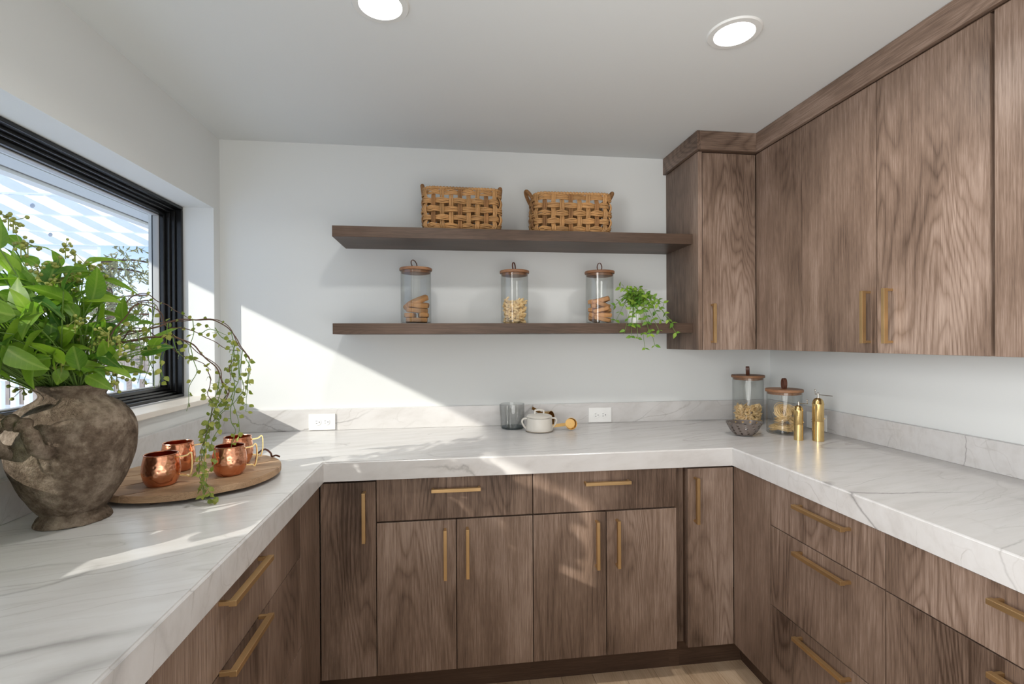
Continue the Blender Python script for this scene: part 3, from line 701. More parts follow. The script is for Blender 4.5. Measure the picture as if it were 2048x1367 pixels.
for i, (dx, dy, z, rx, ry, lab) in enumerate(((-0.024, -0.018, 0.010, 0.1, 0.1, 'bottom nest of dry pasta at the front left of the shorter jar'), (0.028, -0.010, 0.010, -0.15, 0.1, 'bottom nest of dry pasta at the front right of the shorter jar'),
        (0.0, 0.030, 0.012, 0.0, 0.2, 'bottom nest of dry pasta at the back of the shorter jar'), (-0.014, -0.020, 0.050, 0.35, -0.15, 'middle nest of dry pasta tipped towards the front of the shorter jar'),
        (0.028, 0.014, 0.050, -0.2, 0.5, 'middle nest of dry pasta leaning on the right side of the shorter jar'), (-0.022, -0.004, 0.090, 0.95, -0.25, 'top nest of dry pasta standing upright in the shorter jar'),
        (0.024, 0.012, 0.088, 0.5, 0.5, 'top nest of dry pasta tilted at the right of the shorter jar'))):
    put('pasta_nest', nm[i % 3], (1.525 + dx, 2.055 + dy, ZW + z), (rx, ry, i * 1.3), lab, 'pasta', 'pasta nests in the shorter jar').scale = (1.08, 1.08, 1.05)

# ------------------------------------------------------------------ small leaves
def leaf_mesh(name, mat, width=0.5, fold=0.10, curl=0.12, nl=8, tip=1.5):
    """a leaf one unit long along +Y, folded on its midrib and drooping at the tip"""
    m = MB(); vs = []
    for i in range(nl + 1):
        t = i / nl; hw = width / 2 * (math.sin(math.pi * t ** 0.8) ** 0.85) * (1 - 0.25 * t ** tip) if 0 < t < 1 else 0.006
        z = -curl * t * t + 0.05 * math.sin(math.pi * t)
        for s in (-1, -0.5, 0, 0.5, 1): vs.append((s * hw, t, z + abs(s) * fold * hw * 2 - 0.05 * hw * s * s + 0.012 * math.sin(t * 14 + s * 3) * abs(s)))
    fs = []
    for i in range(nl):
        for j in range(4): a = i * 5 + j; fs.append((a, a + 1, a + 6, a + 5))
    m.add(vs, fs); return m.mesh(name, mat, 80)
def place_leaf(me, parent, base, tipp, width, roll=0.0, name='leaf', upx=None, wbase=0.5):
    """links one leaf from its stalk end to its tip, broad side turned up (or to upx)"""
    o = bpy.data.objects.new(name, me); C.objects.link(o); o.parent = parent
    b = Vector(base); y = Vector(tipp) - b; L = y.length; y.normalize()
    z = Vector(upx) if upx is not None else Vector((0, 0, 1)); z = z - y * z.dot(y)
    z = z.normalized() if z.length > 1e-3 else y.orthogonal().normalized()
    x = y.cross(z); R = Matrix((x, y, z)).transposed().to_4x4() @ Matrix.Rotation(roll, 4, 'Y')
    o.matrix_local = Matrix.Translation(b - parent.location) @ R @ Matrix.Diagonal((width / wbase, L, L, 1)); return o

# trailing plant on the lower shelf
px_, py_ = 0.905, 2.285
t = empty('trailing_plant', (px_, py_, ZS), 'small green trailing plant in a white pot on the lower shelf', 'plant')
MB().lathe([(0.028, 0), (0.036, 0.001), (0.046, 0.078), (0.046, 0.082), (0.042, 0.082), (0.040, 0.07), (0.030, 0.068)], 40, (px_, py_, ZS)).obj('pot', M['white'], t, True)
lm_ = [leaf_mesh('leaf', M['ivyleaf'], 0.62, 0.06, c_, 5) for c_ in (0.05, 0.2, 0.3)]
r = random.Random(21); vm = MB(); O = Vector((px_, py_, ZS + 0.08)); nleaf = 0
ends = []
for i in range(46):
    a = r.uniform(0, 6.28) if i % 2 else r.uniform(3.4, 6.0); ln = r.uniform(0.055, 0.10); up_ = r.uniform(0.03, 0.085)
    ends.append((O + Vector((math.cos(a) * ln * 0.9, math.sin(a) * ln * 0.7 - 0.012, up_ - ln * 0.30)), r.uniform(0.02, 0.05)))
for q, up_ in (((1290, 696, 2.165), 0.05), ((1262, 672, 2.165), 0.05), ((1310, 690, 2.16), 0.055), ((1352, 665, 2.17), 0.06), ((1345, 645, 2.18), 0.05), ((1232, 640, 2.20), 0.04), ((1240, 574, 2.27), 0.02), ((1327, 606, 2.26), 0.03), ((1276, 675, 2.15), 0.05), ((1300, 668, 2.15), 0.05), ((1230, 610, 2.25), 0.03), ((1322, 640, 2.2), 0.05), ((1262, 650, 2.17), 0.04), ((1250, 660, 2.165), 0.05), ((1318, 660, 2.16), 0.05), ((1306, 574 + 20, 2.25), 0.02)):
    ends.append((at(q[0], q[1], 'Y', q[2]), up_))
ends = ends[46:] + ends[:46]
for e, up_ in ends:
    a0 = O + Vector((r.uniform(-0.02, 0.02), r.uniform(-0.02, 0.02), -0.01)); mid = lerp(a0, e, 0.45) + Vector((0, 0, up_ + 0.02))
    pts = cr([a0, mid, e], 8); vm.tube(pts, 0.0011, 5)
    for k in range(4, len(pts), 3):
        if nleaf >= 290: break
        p = Vector(pts[k]); d = (Vector(pts[min(k + 1, len(pts) - 1)]) - Vector(pts[k - 1])).normalized()
        for sgn in (-1, 1):
            sd = d.cross(Vector((r.gauss(0, .5), -1 + r.gauss(0, .4), r.gauss(0, .5)))).normalized() * sgn
            ln = r.uniform(0.020, 0.030); nleaf += 1
            place_leaf(lm_[nleaf % 3], t, p, p + (sd * 0.8 + d * 0.5 + Vector((0, -0.15, 0.1))).normalized() * ln, ln * 0.62, r.uniform(-0.6, 0.6), upx=(r.gauss(0, .4), -0.8, 0.7), wbase=0.62)
vm.obj('stems', M['stem'], t, True)

# ------------------------------------------------------------------ things on the back worktop
t = empty('measuring_beaker', (0.307, 2.376, ZW), 'smoked glass measuring beaker with a small spout on the worktop', 'beaker')
R_, H_ = 0.059, 0.121; th = 0.0022; m = MB(); prof = [(R_ - 0.008, 0.0), (R_, 0.006), (R_, H_), (R_ - th, H_), (R_ - th, 0.011), (R_ - 0.012, 0.008)]
m.lathe(prof, 56, (0.307, 2.376, ZW))
sd = Vector((-0.93, -0.36, 0))
for i, v in enumerate(m.v):                                  # pull the lip out into a spout
    q = Vector(v) - Vector((0.307, 2.376, ZW)); a = Vector((q.x, q.y, 0)).normalized().dot(sd)
    if a > 0.95 and q.z > 0.08: k_ = (a - 0.95) / 0.05; m.v[i] = tuple(Vector(v) + sd * 0.013 * k_)
m.obj('beaker_body', M['greyglass'], t, True)
MB().lathe([(0.001, 0.0012), (R_ - 0.006, 0.0012), (R_ - 0.004, 0.0095), (0.001, 0.0095)], 48, (0.307, 2.376, ZW)).obj('thick_base', M['greyglassbase'], t, True)
m = MB()
for i in range(9):
    a = -0.75; w_ = 0.010 if i % 2 else 0.006; zz = ZW + 0.03 + i * 0.009
    c0 = [(0.307 + (R_ + 0.0003) * math.cos(a + k * w_ / R_), 2.376 + (R_ + 0.0003) * math.sin(a + k * w_ / R_)) for k in (0, 0.5, 1)]
    for k in range(2): (x0, y0), (x1, y1) = c0[k], c0[k + 1]; m.add([(x0, y0, zz), (x1, y1, zz), (x1, y1, zz + 0.0009), (x0, y0, zz + 0.0009)], [(0, 1, 2, 3)])
m.obj('graduation_marks', plain('printed_grey', srgb(150, 150, 150), 0.5), t)

M['ceramic'] = plain('speckled_ceramic', srgb(206, 201, 192), 0.3, var=0.06); M['glazeedge'] = plain('bare_glaze_edge', srgb(140, 128, 112), 0.5)
pc = (0.422, 2.275, ZW); t = empty('sugar_pot', pc, 'off white lidded ceramic pot with two side handles on the worktop', 'pot')
MB().lathe([(0.055, 0.0), (0.0635, 0.002), (0.0655, 0.006), (0.0645, 0.018), (0.0615, 0.045), (0.0585, 0.066), (0.0555, 0.066), (0.058, 0.04), (0.060, 0.012), (0.05, 0.008)], 56, pc).obj('pot_body', M['ceramic'], t, True)
MB().lathe([(0.0655, 0.0035), (0.0662, 0.0055), (0.0655, 0.0075)], 56, pc, False, False).obj('foot_line', M['glazeedge'], t, True)
lid = MB().lathe([(0.055, 0.0665), (0.0605, 0.0675), (0.0615, 0.071), (0.058, 0.0755), (0.042, 0.0805), (0.018, 0.084), (0.002, 0.0845)], 56, pc).obj('lid', M['ceramic'], t, True)
MB().tube(cr([(-0.021, 0, 0.081), (-0.021, 0, 0.095), (-0.015, 0, 0.101), (0.015, 0, 0.101), (0.021, 0, 0.095), (0.021, 0, 0.081)], 5), 0.005, 8, flat=(0.011, 0.006), up0=(0, 0, 1)).obj('lid_handle', M['ceramic'], lid, True, world=False)
for sx in (-1, 1):
    MB().tube(cr([(sx * 0.057, 0, 0.062), (sx * 0.076, 0, 0.060), (sx * 0.083, 0, 0.048), (sx * 0.076, 0, 0.030), (sx * 0.062, 0, 0.014)], 5), 0.0045, 8).obj('side_handle', M['ceramic'], t, True, world=False)

M['oldbrass'] = plain('dark_brass', srgb(176, 142, 90), 0.32, 1.0, var=0.2)
def scoop(loc, axis, r, dep, hl, hdir, label):
    """a brass measuring cup lying on its side, mouth along axis, with a flat strap handle"""
    t = empty('measuring_cup', loc, label, 'measuring cup', 'brass measuring cups'); z = Vector(axis).normalized(); x = z.orthogonal().normalized(); R = Matrix((x, z.cross(x), z)).transposed()
    c = Vector(loc) + Vector((0, 0, r + 0.0015)) - z * dep / 2
    MB().lathe([(r * 0.72, 0), (r * 0.86, 0.003), (r, dep), (r + 0.0015, dep), (r + 0.0015, dep - 0.002), (r * 0.88, 0.0), (r * 0.72, -0.0015)], 40, c, True, True, R).obj('bowl', M['oldbrass'], t, True) if False else None
    MB().lathe([(0.001, 0.0), (r * 0.80, 0.0), (r * 0.88, 0.003), (r, dep), (r - 0.0016, dep), (r * 0.86, 0.0045), (r * 0.80, 0.0018), (0.001, 0.0018)], 40, c, False, False, R).obj('bowl', M['oldbrass'], t, True)
    h0 = c + z * (dep - 0.004) + Vector(hdir).normalized() * r; h1 = h0 + Vector(hdir).normalized() * hl
    MB().tube(cr([h0, lerp(h0, h1, 0.5) + Vector((0, 0, 0.001)), h1], 4), 0.003, 4, flat=(0.015, 0.0025), up0=z).obj('strap_handle', M['oldbrass'], t, True)
scoop((0.578, 2.285, ZW), (-0.08, -1, 0.12), 0.0285, 0.028, 0.085, (-1, -0.02, -0.10), 'brass measuring scoop lying on its side, mouth towards the viewer')
scoop((0.478, 2.375, ZW), (0.75, -0.6, 0.05), 0.0400, 0.050, 0.075, (-0.8, -0.2, 0.5), 'larger dark brass measuring cup half hidden behind the ceramic pot')

# perforated bowl
bc = (1.316, 2.038, ZW); t = empty('perforated_bowl', bc, 'grey glazed berry bowl with round holes, in front of the tall jar', 'bowl')
M['greyglaze'] = plain('grey_brown_glaze', srgb(112, 102, 96), 0.22, var=0.2); M['hole'] = plain('hole_dark', srgb(46, 40, 36), 0.9)
def bowl_r(z): return 0.030 + (0.079 - 0.030) * (max(z, 0) / 0.058) ** 0.52
nz, ns = 64, 240
rows = [(0.012, 11), (0.024, 12), (0.036, 13), (0.048, 14)]
def hole(a, z):
    for i, (hz, n) in enumerate(rows):
        k = round((a / (2 * math.pi) + (0.5 / n if i % 2 else 0)) * n); da = a - (2 * math.pi * (k / n - (0.5 / n if i % 2 else 0)))
        if math.hypot(da * bowl_r(hz), (z - hz) * 1.25) < 0.0056: return True
    return False
m = MB(); prof = [(bowl_r(0.058 * i / nz), 0.058 * i / nz) for i in range(nz + 1)]
for side, dr in ((0, 0.0), (1, -0.0035)):
    k0 = len(m.v)
    for i, (rr, z) in enumerate(prof):
        for j in range(ns): a = 2 * math.pi * j / ns; wav = 1 + 0.02 * math.sin(3 * a + 1) * z / 0.058; m.v.append((bc[0] + (rr + dr) * wav * math.cos(a), bc[1] + (rr + dr) * wav * 0.9 * math.sin(a), bc[2] + z + (0.0018 * math.cos(2 * a) * (z / 0.058) ** 2) + 0.0015))
    for i in range(nz):
        for j in range(ns):
            if hole(2 * math.pi * (j + 0.5) / ns, (prof[i][1] + prof[i + 1][1]) / 2): continue
            q = (k0 + i * ns + j, k0 + i * ns + (j + 1) % ns, k0 + (i + 1) * ns + (j + 1) % ns, k0 + (i + 1) * ns + j); m.f.append(q)
K1 = (nz + 1) * ns
for j in range(ns): m.f.append((nz * ns + j, nz * ns + (j + 1) % ns, K1 + nz * ns + (j + 1) % ns, K1 + nz * ns + j))
m.f.append(tuple(range(ns))); m.f.append(tuple(K1 + j for j in range(ns)))
m.obj('bowl_body', M['greyglaze'], t, True)
for a in (0.15, math.pi + 0.3):
    p = Vector((math.cos(a) * 0.076, math.sin(a) * 0.068, 0.056)); d = Vector((math.cos(a), math.sin(a), 0.1))
    MB().tube([p, p + d * 0.008, p + d * 0.020], [0.006, 0.005, 0.002], 8).obj('lug', M['greyglaze'], t, True, world=False)

# brass mills
def mill(loc, r, h, rot, label, flip):
    t = empty('pepper_mill', loc, label, 'pepper mill', 'brass pepper mills')
    s = h / 0.145
    MB().lathe([(r * 0.9, 0), (r, 0.001), (r, 0.066 * s)], 40, loc).obj('lower_body', M['goldbrass'], t, True)
    MB().lathe([(r * 0.97, 0.0662 * s), (r * 1.0, 0.0675 * s), (r, 0.122 * s), (r * 1.04, 0.1225 * s), (r * 1.04, 0.1245 * s), (r * 0.97, 0.126 * s), (r * 0.90, 0.133 * s), (r * 0.68, 0.140 * s), (r * 0.30, 0.144 * s)], 40, loc).obj('upper_body', M['goldbrass'], t, True)
    cr2 = empty('crank', (0, 0, 0)); cr2.parent = t
    u = Vector((math.cos(rot), math.sin(rot), 0))
    m = MB().tube([(0, 0, 0.142 * s), (0, 0, 0.156 * s)], r * 0.20, 10).ball((0, 0, 0.157 * s), r * 0.25)
    if not flip:
        m.tube(cr([Vector((0, 0, 0.156 * s)) - u * 0.004, u * 0.022 + Vector((0, 0, 0.150 * s)), u * 0.050 + Vector((0, 0, 0.1485 * s))], 6), 0.002, 6)
    else: m.tube(cr([Vector((0, 0, 0.156 * s)) - u * 0.013, u * 0.022 + Vector((0, 0, 0.152 * s)), u * 0.060 + Vector((0, 0, 0.149 * s))], 6), 0.002, 6)
    bpy.data.objects.remove(cr2)
    c_ = m.obj('crank_arm', M['chrome'], t, True, world=False)
    k = MB()
    e = u * 0.047 + Vector((0, 0, 0.1485 * s)) if not flip else -u * 0.012 + Vector((0, 0, 0.157 * s))
    k.tube([e, e + Vector((0, 0, 0.012)), e + Vector((0, 0, 0.014))], [0.0016, 0.002, 0.0035], 8).ball(e + Vector((0, 0, 0.0155)), 0.004)
    k.obj('crank_knob', M['chrome'], c_, True, world=False)
    MB().tube([(r * 0.98 * math.cos(-0.6), r * 0.98 * math.sin(-0.6), 0.075 * s), (r * 1.10 * math.cos(-0.6), r * 1.10 * math.sin(-0.6), 0.075 * s)], 0.0022, 8).obj('catch_button', M['goldbrass'], t, True, world=False)
mill((1.479, 1.903, ZW), 0.0180, 0.150, 0.15, 'shorter brass pepper mill with a crank, in front of the jar of pasta nests', False)
mill((1.548, 1.875, ZW), 0.0220, 0.184, -0.15, 'taller brass pepper mill with a crank, beside the right outlet', True)

# ------------------------------------------------------------------ serving board, mugs
bcx, bcy, zb0, zb1 = -0.785, 1.622, 0.926, 0.944
t = empty('serving_board', (bcx, bcy, ZW), 'round old wooden serving board on low feet under the copper mugs', 'board')
ba = math.radians(38); R_ = 0.2415; edges = [-0.2415, -0.135, -0.028, 0.085, 0.2415]
Rm = Matrix.Rotation(ba, 3, 'Z')
for i in range(4):
    a, b = edges[i] + 0.0008, edges[i + 1] - 0.0008; poly = []
    ys = [lerp(a, b, k / 10) for k in range(11)]
    f = lambda y: math.sqrt(max(0.0, R_ ** 2 - y * y))
    poly = [(f(y), y) for y in ys] + [(-f(y), y) for y in reversed(ys)]
    if i == 0: poly = poly[1:-1]
    if i == 3: poly = poly[:9] + poly[13:] if False else poly
    q = []
    for p_ in poly:
        if not q or (Vector(p_) - Vector(q[-1])).length > 1e-4: q.append(p_)
    if (Vector(q[0]) - Vector(q[-1])).length < 1e-4: q.pop()
    m = bev_prism(q, 0, zb1 - zb0, 0.002); m.v = [tuple(Rm @ Vector(v) + Vector((0, 0, zb0 - ZW))) for v in m.v]
    o = m.obj('board_plank', M['boardwood'], t, world=False); o.rotation_euler.z = 0
for k in (-0.12, 0.12):
    m = MB().bbox((k - 0.02, -0.17, 0.0), (k + 0.02, 0.17, zb0 - ZW), 0.003); m.v = [tuple(Rm @ Vector(v)) for v in m.v]; m.obj('foot_batten', M['boarddark'], t, world=False)
# leather thong tied through the far rim
P = lambda u, v, z: at(u, v, 'Z', z)
sp_ = [P(512, 917, 0.9455), P(517, 905, 0.962), P(530, 898, 0.972), P(541, 905, 0.962), P(544, 912, 0.948), P(552, 910, 0.950), P(560, 913, 0.944)]
MB().tube(cr(sp_, 6), 0.002, 4, flat=(0.006, 0.002), up0=(0, 0, 1)).obj('leather_thong', M['leather'], t, True)

def copper():
    m = NT('hammered_copper'); m.set(Metallic=1.0, Roughness=0.22); f = m.noise(m.mapped((1, 1, 1), rand=5), 22, 3)
    m.base(m.ramp(f, [(0.3, srgb(214, 142, 108)), (0.7, srgb(240, 180, 146))]))
    v = m.n('ShaderNodeTexVoronoi', Scale=95.0); v.feature = 'SMOOTH_F1'; m.l(m.mapped((1, 1, 1)), v.inputs['Vector'])
    m.bump(v.outputs['Distance'], 0.35, 0.004); return m.m
M['copper'] = copper()
M['copperin'] = plain('copper_inside', srgb(196, 104, 66), 0.32, 1.0)
def mug(loc, rz, label, first=None):
    if first is None:
        t = empty('copper_mug', loc, label, 'mug', 'copper mugs on the board'); t.rotation_euler.z = rz
        prof = [(0.030, 0.0), (0.0335, 0.001), (0.036, 0.004), (0.0425, 0.017), (0.0465, 0.035), (0.0470, 0.046), (0.0450, 0.064), (0.0415, 0.080), (0.0402, 0.0865)]
        b = MB(); b.lathe(prof, 64, cap1=False); 
        b.obj('mug_body', M['copper'], t, True, world=False)
        MB().lathe([(r_ - 0.0012, z_ + (0.0015 if z_ < 0.01 else 0)) for r_, z_ in prof], 48, cap1=False).obj('inner_wall', M['copperin'], t, True, world=False)
        MB().lathe([(0.0402 + 0.0017 * math.cos(a), 0.0868 + 0.0017 * math.sin(a)) for a in [k * math.pi / 4 for k in range(8)]], 48, closed=True).obj('rim', M['copper'], t, True, world=False)
        MB().tube(cr([(0.0425, 0, 0.075), (0.060, 0, 0.077), (0.070, 0, 0.084), (0.074, 0, 0.074), (0.074, 0, 0.040), (0.068, 0, 0.016), (0.062, 0, 0.020), (0.0445, 0, 0.023)], 5), 0.003, 4, flat=(0.009, 0.0032), up0=(1, 0, 0)).obj('handle', M['goldbrass'], t, True, world=False)
        return t
    t = copy_of(first, loc=loc); t.rotation_euler.z = rz; t['label'] = label
    for ch in first.children: copy_of(ch, t)
    return t
m1 = mug((-0.810, 1.489, zb1), 0.30, 'copper mug at the front left of the board, nearest the vase')
mug((-0.848, 1.650, zb1), 0.35, 'copper mug at the back left of the board', m1)
mug((-0.664, 1.574, zb1), 0.55, 'copper mug at the front right of the board', m1)
mug((-0.699, 1.716, zb1), 0.45, 'copper mug at the back right of the board, beside the leather thong', m1)

# ------------------------------------------------------------------ vase
vx, vy = -0.912, 1.314
t = empty('clay_vase', (vx, vy, ZW), 'large rough brown clay vase with two lug handles', 'vase')
def clay():
    m = NT('rough_clay'); m.set(Roughness=0.92); m.b.inputs['Specular IOR Level'].default_value = 0.15
    f = m.noise(m.mapped((1, 1, 1)), 9, 6, 0.65, 0.4); g = m.noise(m.mapped((1, 1, 1)), 55, 5, 0.7)
    v = m.math('ADD', m.math('MULTIPLY', f, 0.65), m.math('MULTIPLY', g, 0.35))
    m.base(m.ramp(v, [(0.36, srgb(62, 50, 40)), (0.48, srgb(110, 95, 81)), (0.62, srgb(158, 143, 127))]))
    big = m.noise(m.mapped((1, 1, 1)), 30, 6, 0.7); m.bump(m.math('ADD', big, m.math('MULTIPLY', g, 0.6)), 1.0, 0.012); return m.m
M['clay'] = clay()
pts = [(0.064, 0.0), (0.073, 0.001), (0.0735, 0.006), (0.0705, 0.013), (0.0630, 0.022), (0.0605, 0.027), (0.0665, 0.033), (0.0800, 0.055), (0.0935, 0.080), (0.1030, 0.102), (0.1155, 0.138), (0.1215, 0.165), (0.1245, 0.190), (0.1250, 0.206), (0.1230, 0.226), (0.1165, 0.247), (0.1045, 0.268), (0.0880, 0.284), (0.0730, 0.294), (0.0645, 0.301), (0.0630, 0.308), (0.0680, 0.316), (0.0740, 0.322), (0.0755, 0.327), (0.0735, 0.331), (0.0660, 0.331), (0.0590, 0.322), (0.0570, 0.305), (0.0700, 0.285), (0.0700, 0.24)]
pf = [(p.x, p.y) for p in cr([(a, b, 0) for a, b in pts], 3)]
m = MB(); m.lathe(pf, 96, (vx, vy, ZW)); z_keep = [v[2] for v in m.v]; noisy(m, 0.0022, 20, 4); noisy(m, 0.0012, 80, 6)
m.v = [(v[0], v[1], max(v[2], ZW + 0.0003)) for v in m.v]
m.obj('vase_body', M['clay'], t, True)
for az, gr in ((math.atan2(-1.314, 0.912) - 0.70, 0.020), (math.atan2(-1.314, 0.912) - 0.45 + math.pi, 0.0)):
    u = Vector((math.cos(az), math.sin(az), 0)); s_ = Vector((-u.y, u.x, 0)); c0 = Vector((vx, vy, ZW)); ctrl = []
    for a, rr, z in ((-0.040, 0.108, 0.186), (-0.043, 0.128 + gr * 0.7, 0.204), (-0.042, 0.136 + gr, 0.236), (-0.026, 0.138 + gr, 0.260), (0.0, 0.140 + gr, 0.264), (0.026, 0.138 + gr, 0.260), (0.042, 0.136 + gr, 0.236), (0.043, 0.128 + gr * 0.7, 0.204), (0.040, 0.108, 0.186)):
        ctrl.append(c0 + u * rr + s_ * a + Vector((0, 0, z)))
    path = cr(ctrl, 9); n = len(path)
    rad = [0.0150 + (0.0038 * math.sin((i / n - 0.28) * 2 * math.pi * 9.1) if 0.28 < i / n < 0.72 else 0) for i in range(n)]
    noisy(MB().tube(path, rad, 16), 0.0008, 40, 5).obj('lug_handle', M['clay'], t, True)

# ------------------------------------------------------------------ bouquet of broad leaves and berries
D0 = 1.187
def atd(u, v, d):
    r_ = ray(u, v); f_ = fw.copy(); return EYE + r_ * (d / r_.dot(f_))
bq = empty('leafy_bouquet', (vx, vy, ZW + 0.30), 'bushy bouquet of broad green leaves and olive berries in the clay vase', 'bouquet')
LV = [leaf_mesh('leaf', M['leaf'], 0.5, fo_, cu_, 9) for fo_, cu_ in ((0.16, 0.10), (0.08, 0.22), (0.22, 0.02), (0.12, 0.30))]
mouth = Vector((vx, vy, ZW + 0.325)); r = random.Random(5); SC = 3.597
VL = [(180, 615, 90, 385, 150, 1.05), (280, 400, 145, 310, 85, 1.12), (445, 405, 385, 286, 62, 1.15), (585, 405, 800, 305, 50, 1.2), (600, 465, 762, 436, 42, 1.2), (735, 497, 945, 545, 44, 1.16), (590, 650, 842, 616, 125, 1.10),
    (185, 640, 440, 665, 76, 1.02), (300, 590, 425, 640, 84, 1.06), (140, 700, 245, 760, 110, 1.12), (235, 825, 28, 785, 90, 1.0), (240, 880, 45, 850, 74, 1.03), (275, 925, 150, 945, 84, 1.03), (228, 960, 0, 1085, 140, 0.98), (358, 1045, 148, 1198, 150, 0.98),
    (335, 885, 312, 1025, 150, 1.05), (405, 960, 520, 830, 140, 1.07), (425, 985, 330, 1078, 56, 1.0), (572, 1150, 525, 972, 112, 1.02), (605, 1172, 760, 1108, 92, 1.04), (620, 1190, 792, 1272, 96, 1.0), (755, 1130, 952, 1212, 86, 1.05), (700, 1005, 826, 1112, 80, 1.08), (715, 985, 892, 1000, 64, 1.12),
    (455, 1130, 410, 1262, 84, 1.03), (330, 1205, 95, 1232, 54, 1.05), (-60, 1100, 100, 1190, 84, 1.05), (0, 280, 5, 70, 70, 1.02), (50, 180, 180, 275, 84, 1.12), (-40, 400, 72, 380, 120, 1.05), (130, 390, 30, 265, 84, 1.1), (175, 285, 370, 238, 28, 1.18), (-20, 590, 180, 618, 66, 1.08), (-30, 690, 125, 765, 76, 1.05),
    (-50, 880, 135, 905, 56, 1.1), (675, 765, 852, 748, 64, 1.16), (640, 905, 725, 870, 62, 1.14), (545, 380, 640, 505, 60, 1.2), (-60, 935, 65, 965, 70, 1.08), (300, 385, 415, 400, 54, 1.18), (480, 640, 570, 560, 70, 1.2), (420, 560, 560, 470, 76, 1.16), (200, 440, 300, 545, 80, 1.14), (520, 1000, 640, 930, 66, 1.12), (110, 1010, 20, 920, 70, 1.15),
    (-90, 300, -150, 120, 110, 1.05), (-120, 560, -300, 500, 130, 1.02), (-100, 800, -330, 880, 130, 1.0), (-60, 1000, -260, 1120, 120, 1.0), (-160, 420, -330, 330, 120, 1.1), (-60, 200, -40, -10, 110, 1.15), (-140, 700, -360, 680, 120, 1.12), (-80, 1060, -300, 1260, 120, 1.05)]
stm = MB(); tips = []; low = []
def pix(p):
    d = p - EYE; return 1024 + F_PX * d.dot(rt) / d.dot(fw)
for u0, v0, u1, v1, w_, d_ in VL:
    d2 = d_ + r.uniform(-0.05, 0.02); b = atd(u0 / SC, 420 + v0 / SC, d_ * D0 / 1.1); e = atd(u1 / SC, 420 + v1 / SC, d2 * D0 / 1.1)
    toc = (EYE - b).normalized(); wr = w_ / SC / F_PX * d_ * D0 / 1.1 * 1.15
    place_leaf(LV[r.randrange(4)], bq, b, e, wr, r.uniform(-0.35, 0.35), upx=toc * 0.8 + Vector((r.gauss(0, .25), r.gauss(0, .25), 0.5 + r.gauss(0, .25))))
    tips.append(b)
for i in range(190):                                          # leaves filling the crown, all round
    a = r.uniform(0, 6.28); el_ = r.uniform(0.05, 1.45); rad = r.uniform(0.06, 0.26)
    c0 = mouth + Vector((-0.045, -0.01, 0.015)) + Vector((math.cos(a) * math.cos(el_) * rad * 0.95, math.sin(a) * math.cos(el_) * rad * 0.72, math.sin(el_) * rad * 1.05))
    d = (c0 - mouth).normalized() * 0.6 + Vector((r.gauss(0, .5), r.gauss(0, .5), r.gauss(0.0, .35))); L_ = r.uniform(0.06, 0.10)
    e = c0 + d.normalized() * L_
    if max(c0.x, e.x) > -0.80 + 0.10 * (c0.z < 1.35): continue
    if min(c0.x, e.x) < XL + 0.012 and not (WZ0 < c0.z < WZ1): continue
    if min(c0.x, e.x) < -1.17 or e.z < 1.235: continue
    place_leaf(LV[r.randrange(4)], bq, c0, e, L_ * r.uniform(0.42, 0.55), r.uniform(-0.5, 0.5), upx=Vector((r.gauss(0, .4), r.gauss(-.2, .4), 1)))
    tips.append(c0)
for i in range(150):                                          # low leaves added at the left, mostly unseen, to block the sun
    fy, fz = (i % 12 + r.uniform(-.3, .3)) / 11, (i // 12 + r.uniform(-.3, .3)) / 12
    c0 = Vector((-0.935 + r.uniform(-0.06, 0.06) + 0.03 * fy, lerp(0.93, 1.20, fy), lerp(1.03, 1.44, fz)))
    if fy > 0.75 and 0.3 < fz < 0.68: continue
    e = c0 + Vector((r.gauss(0, .3), r.gauss(-0.4, .5), r.gauss(-0.7, .5))).normalized() * r.uniform(0.075, 0.10)
    if e.y < 0.905 or min(c0.x, e.x) < -1.17: continue
    if (c0.z < 1.11 or e.z < 1.11) and min(c0.x, e.x) < -1.045: continue
    if max(pix(c0), pix(e)) > 0 and min(c0.z, e.z) < 1.25: continue
    place_leaf(LV[r.randrange(4)], bq, c0, e, r.uniform(0.050, 0.062), 0, upx=Vector((-1 + r.gauss(0, .4), -0.65 + r.gauss(0, .4), 0.5)))
    low.append(c0)
for b in tips:
    p0 = Vector((vx + r.uniform(-0.035, 0.035), vy + r.uniform(-0.035, 0.035), ZW + 0.30)); stm.tube(cr([p0, lerp(p0, b, 0.5) + Vector((0, 0, 0.03)), b], 4), [0.0016] * 9, 5)
for b in low:
    p0 = Vector((vx - 0.03, vy + r.uniform(-0.035, 0.0), ZW + 0.30)); stm.tube(cr([p0, Vector((-1.0, 1.12, 1.40)) + Vector((r.gauss(0, .02), r.gauss(0, .03), r.gauss(0, .03))), b], 5), 0.0012, 5)
stm.obj('stems', M['stem'], bq, True)['kind'] = 'stuff'
bl = [(95, 75), (60, 60), (200, 240), (470, 265), (540, 310), (480, 440), (520, 460), (720, 390), (440, 500), (350, 530), (110, 640), (370, 830), (540, 790), (590, 870), (700, 530), (450, 1020), (440, 1070), (690, 1070), (640, 1090), (840, 1080), (100, 1110), (130, 1160), (170, 1280), (800, 1190), (840, 1200), (630, 1230), (860, 945), (270, 420), (300, 740), (150, 250), (640, 400), (420, 400), (560, 540), (210, 560), (480, 720), (330, 800), (250, 700), (600, 820), (720, 950), (780, 890)]
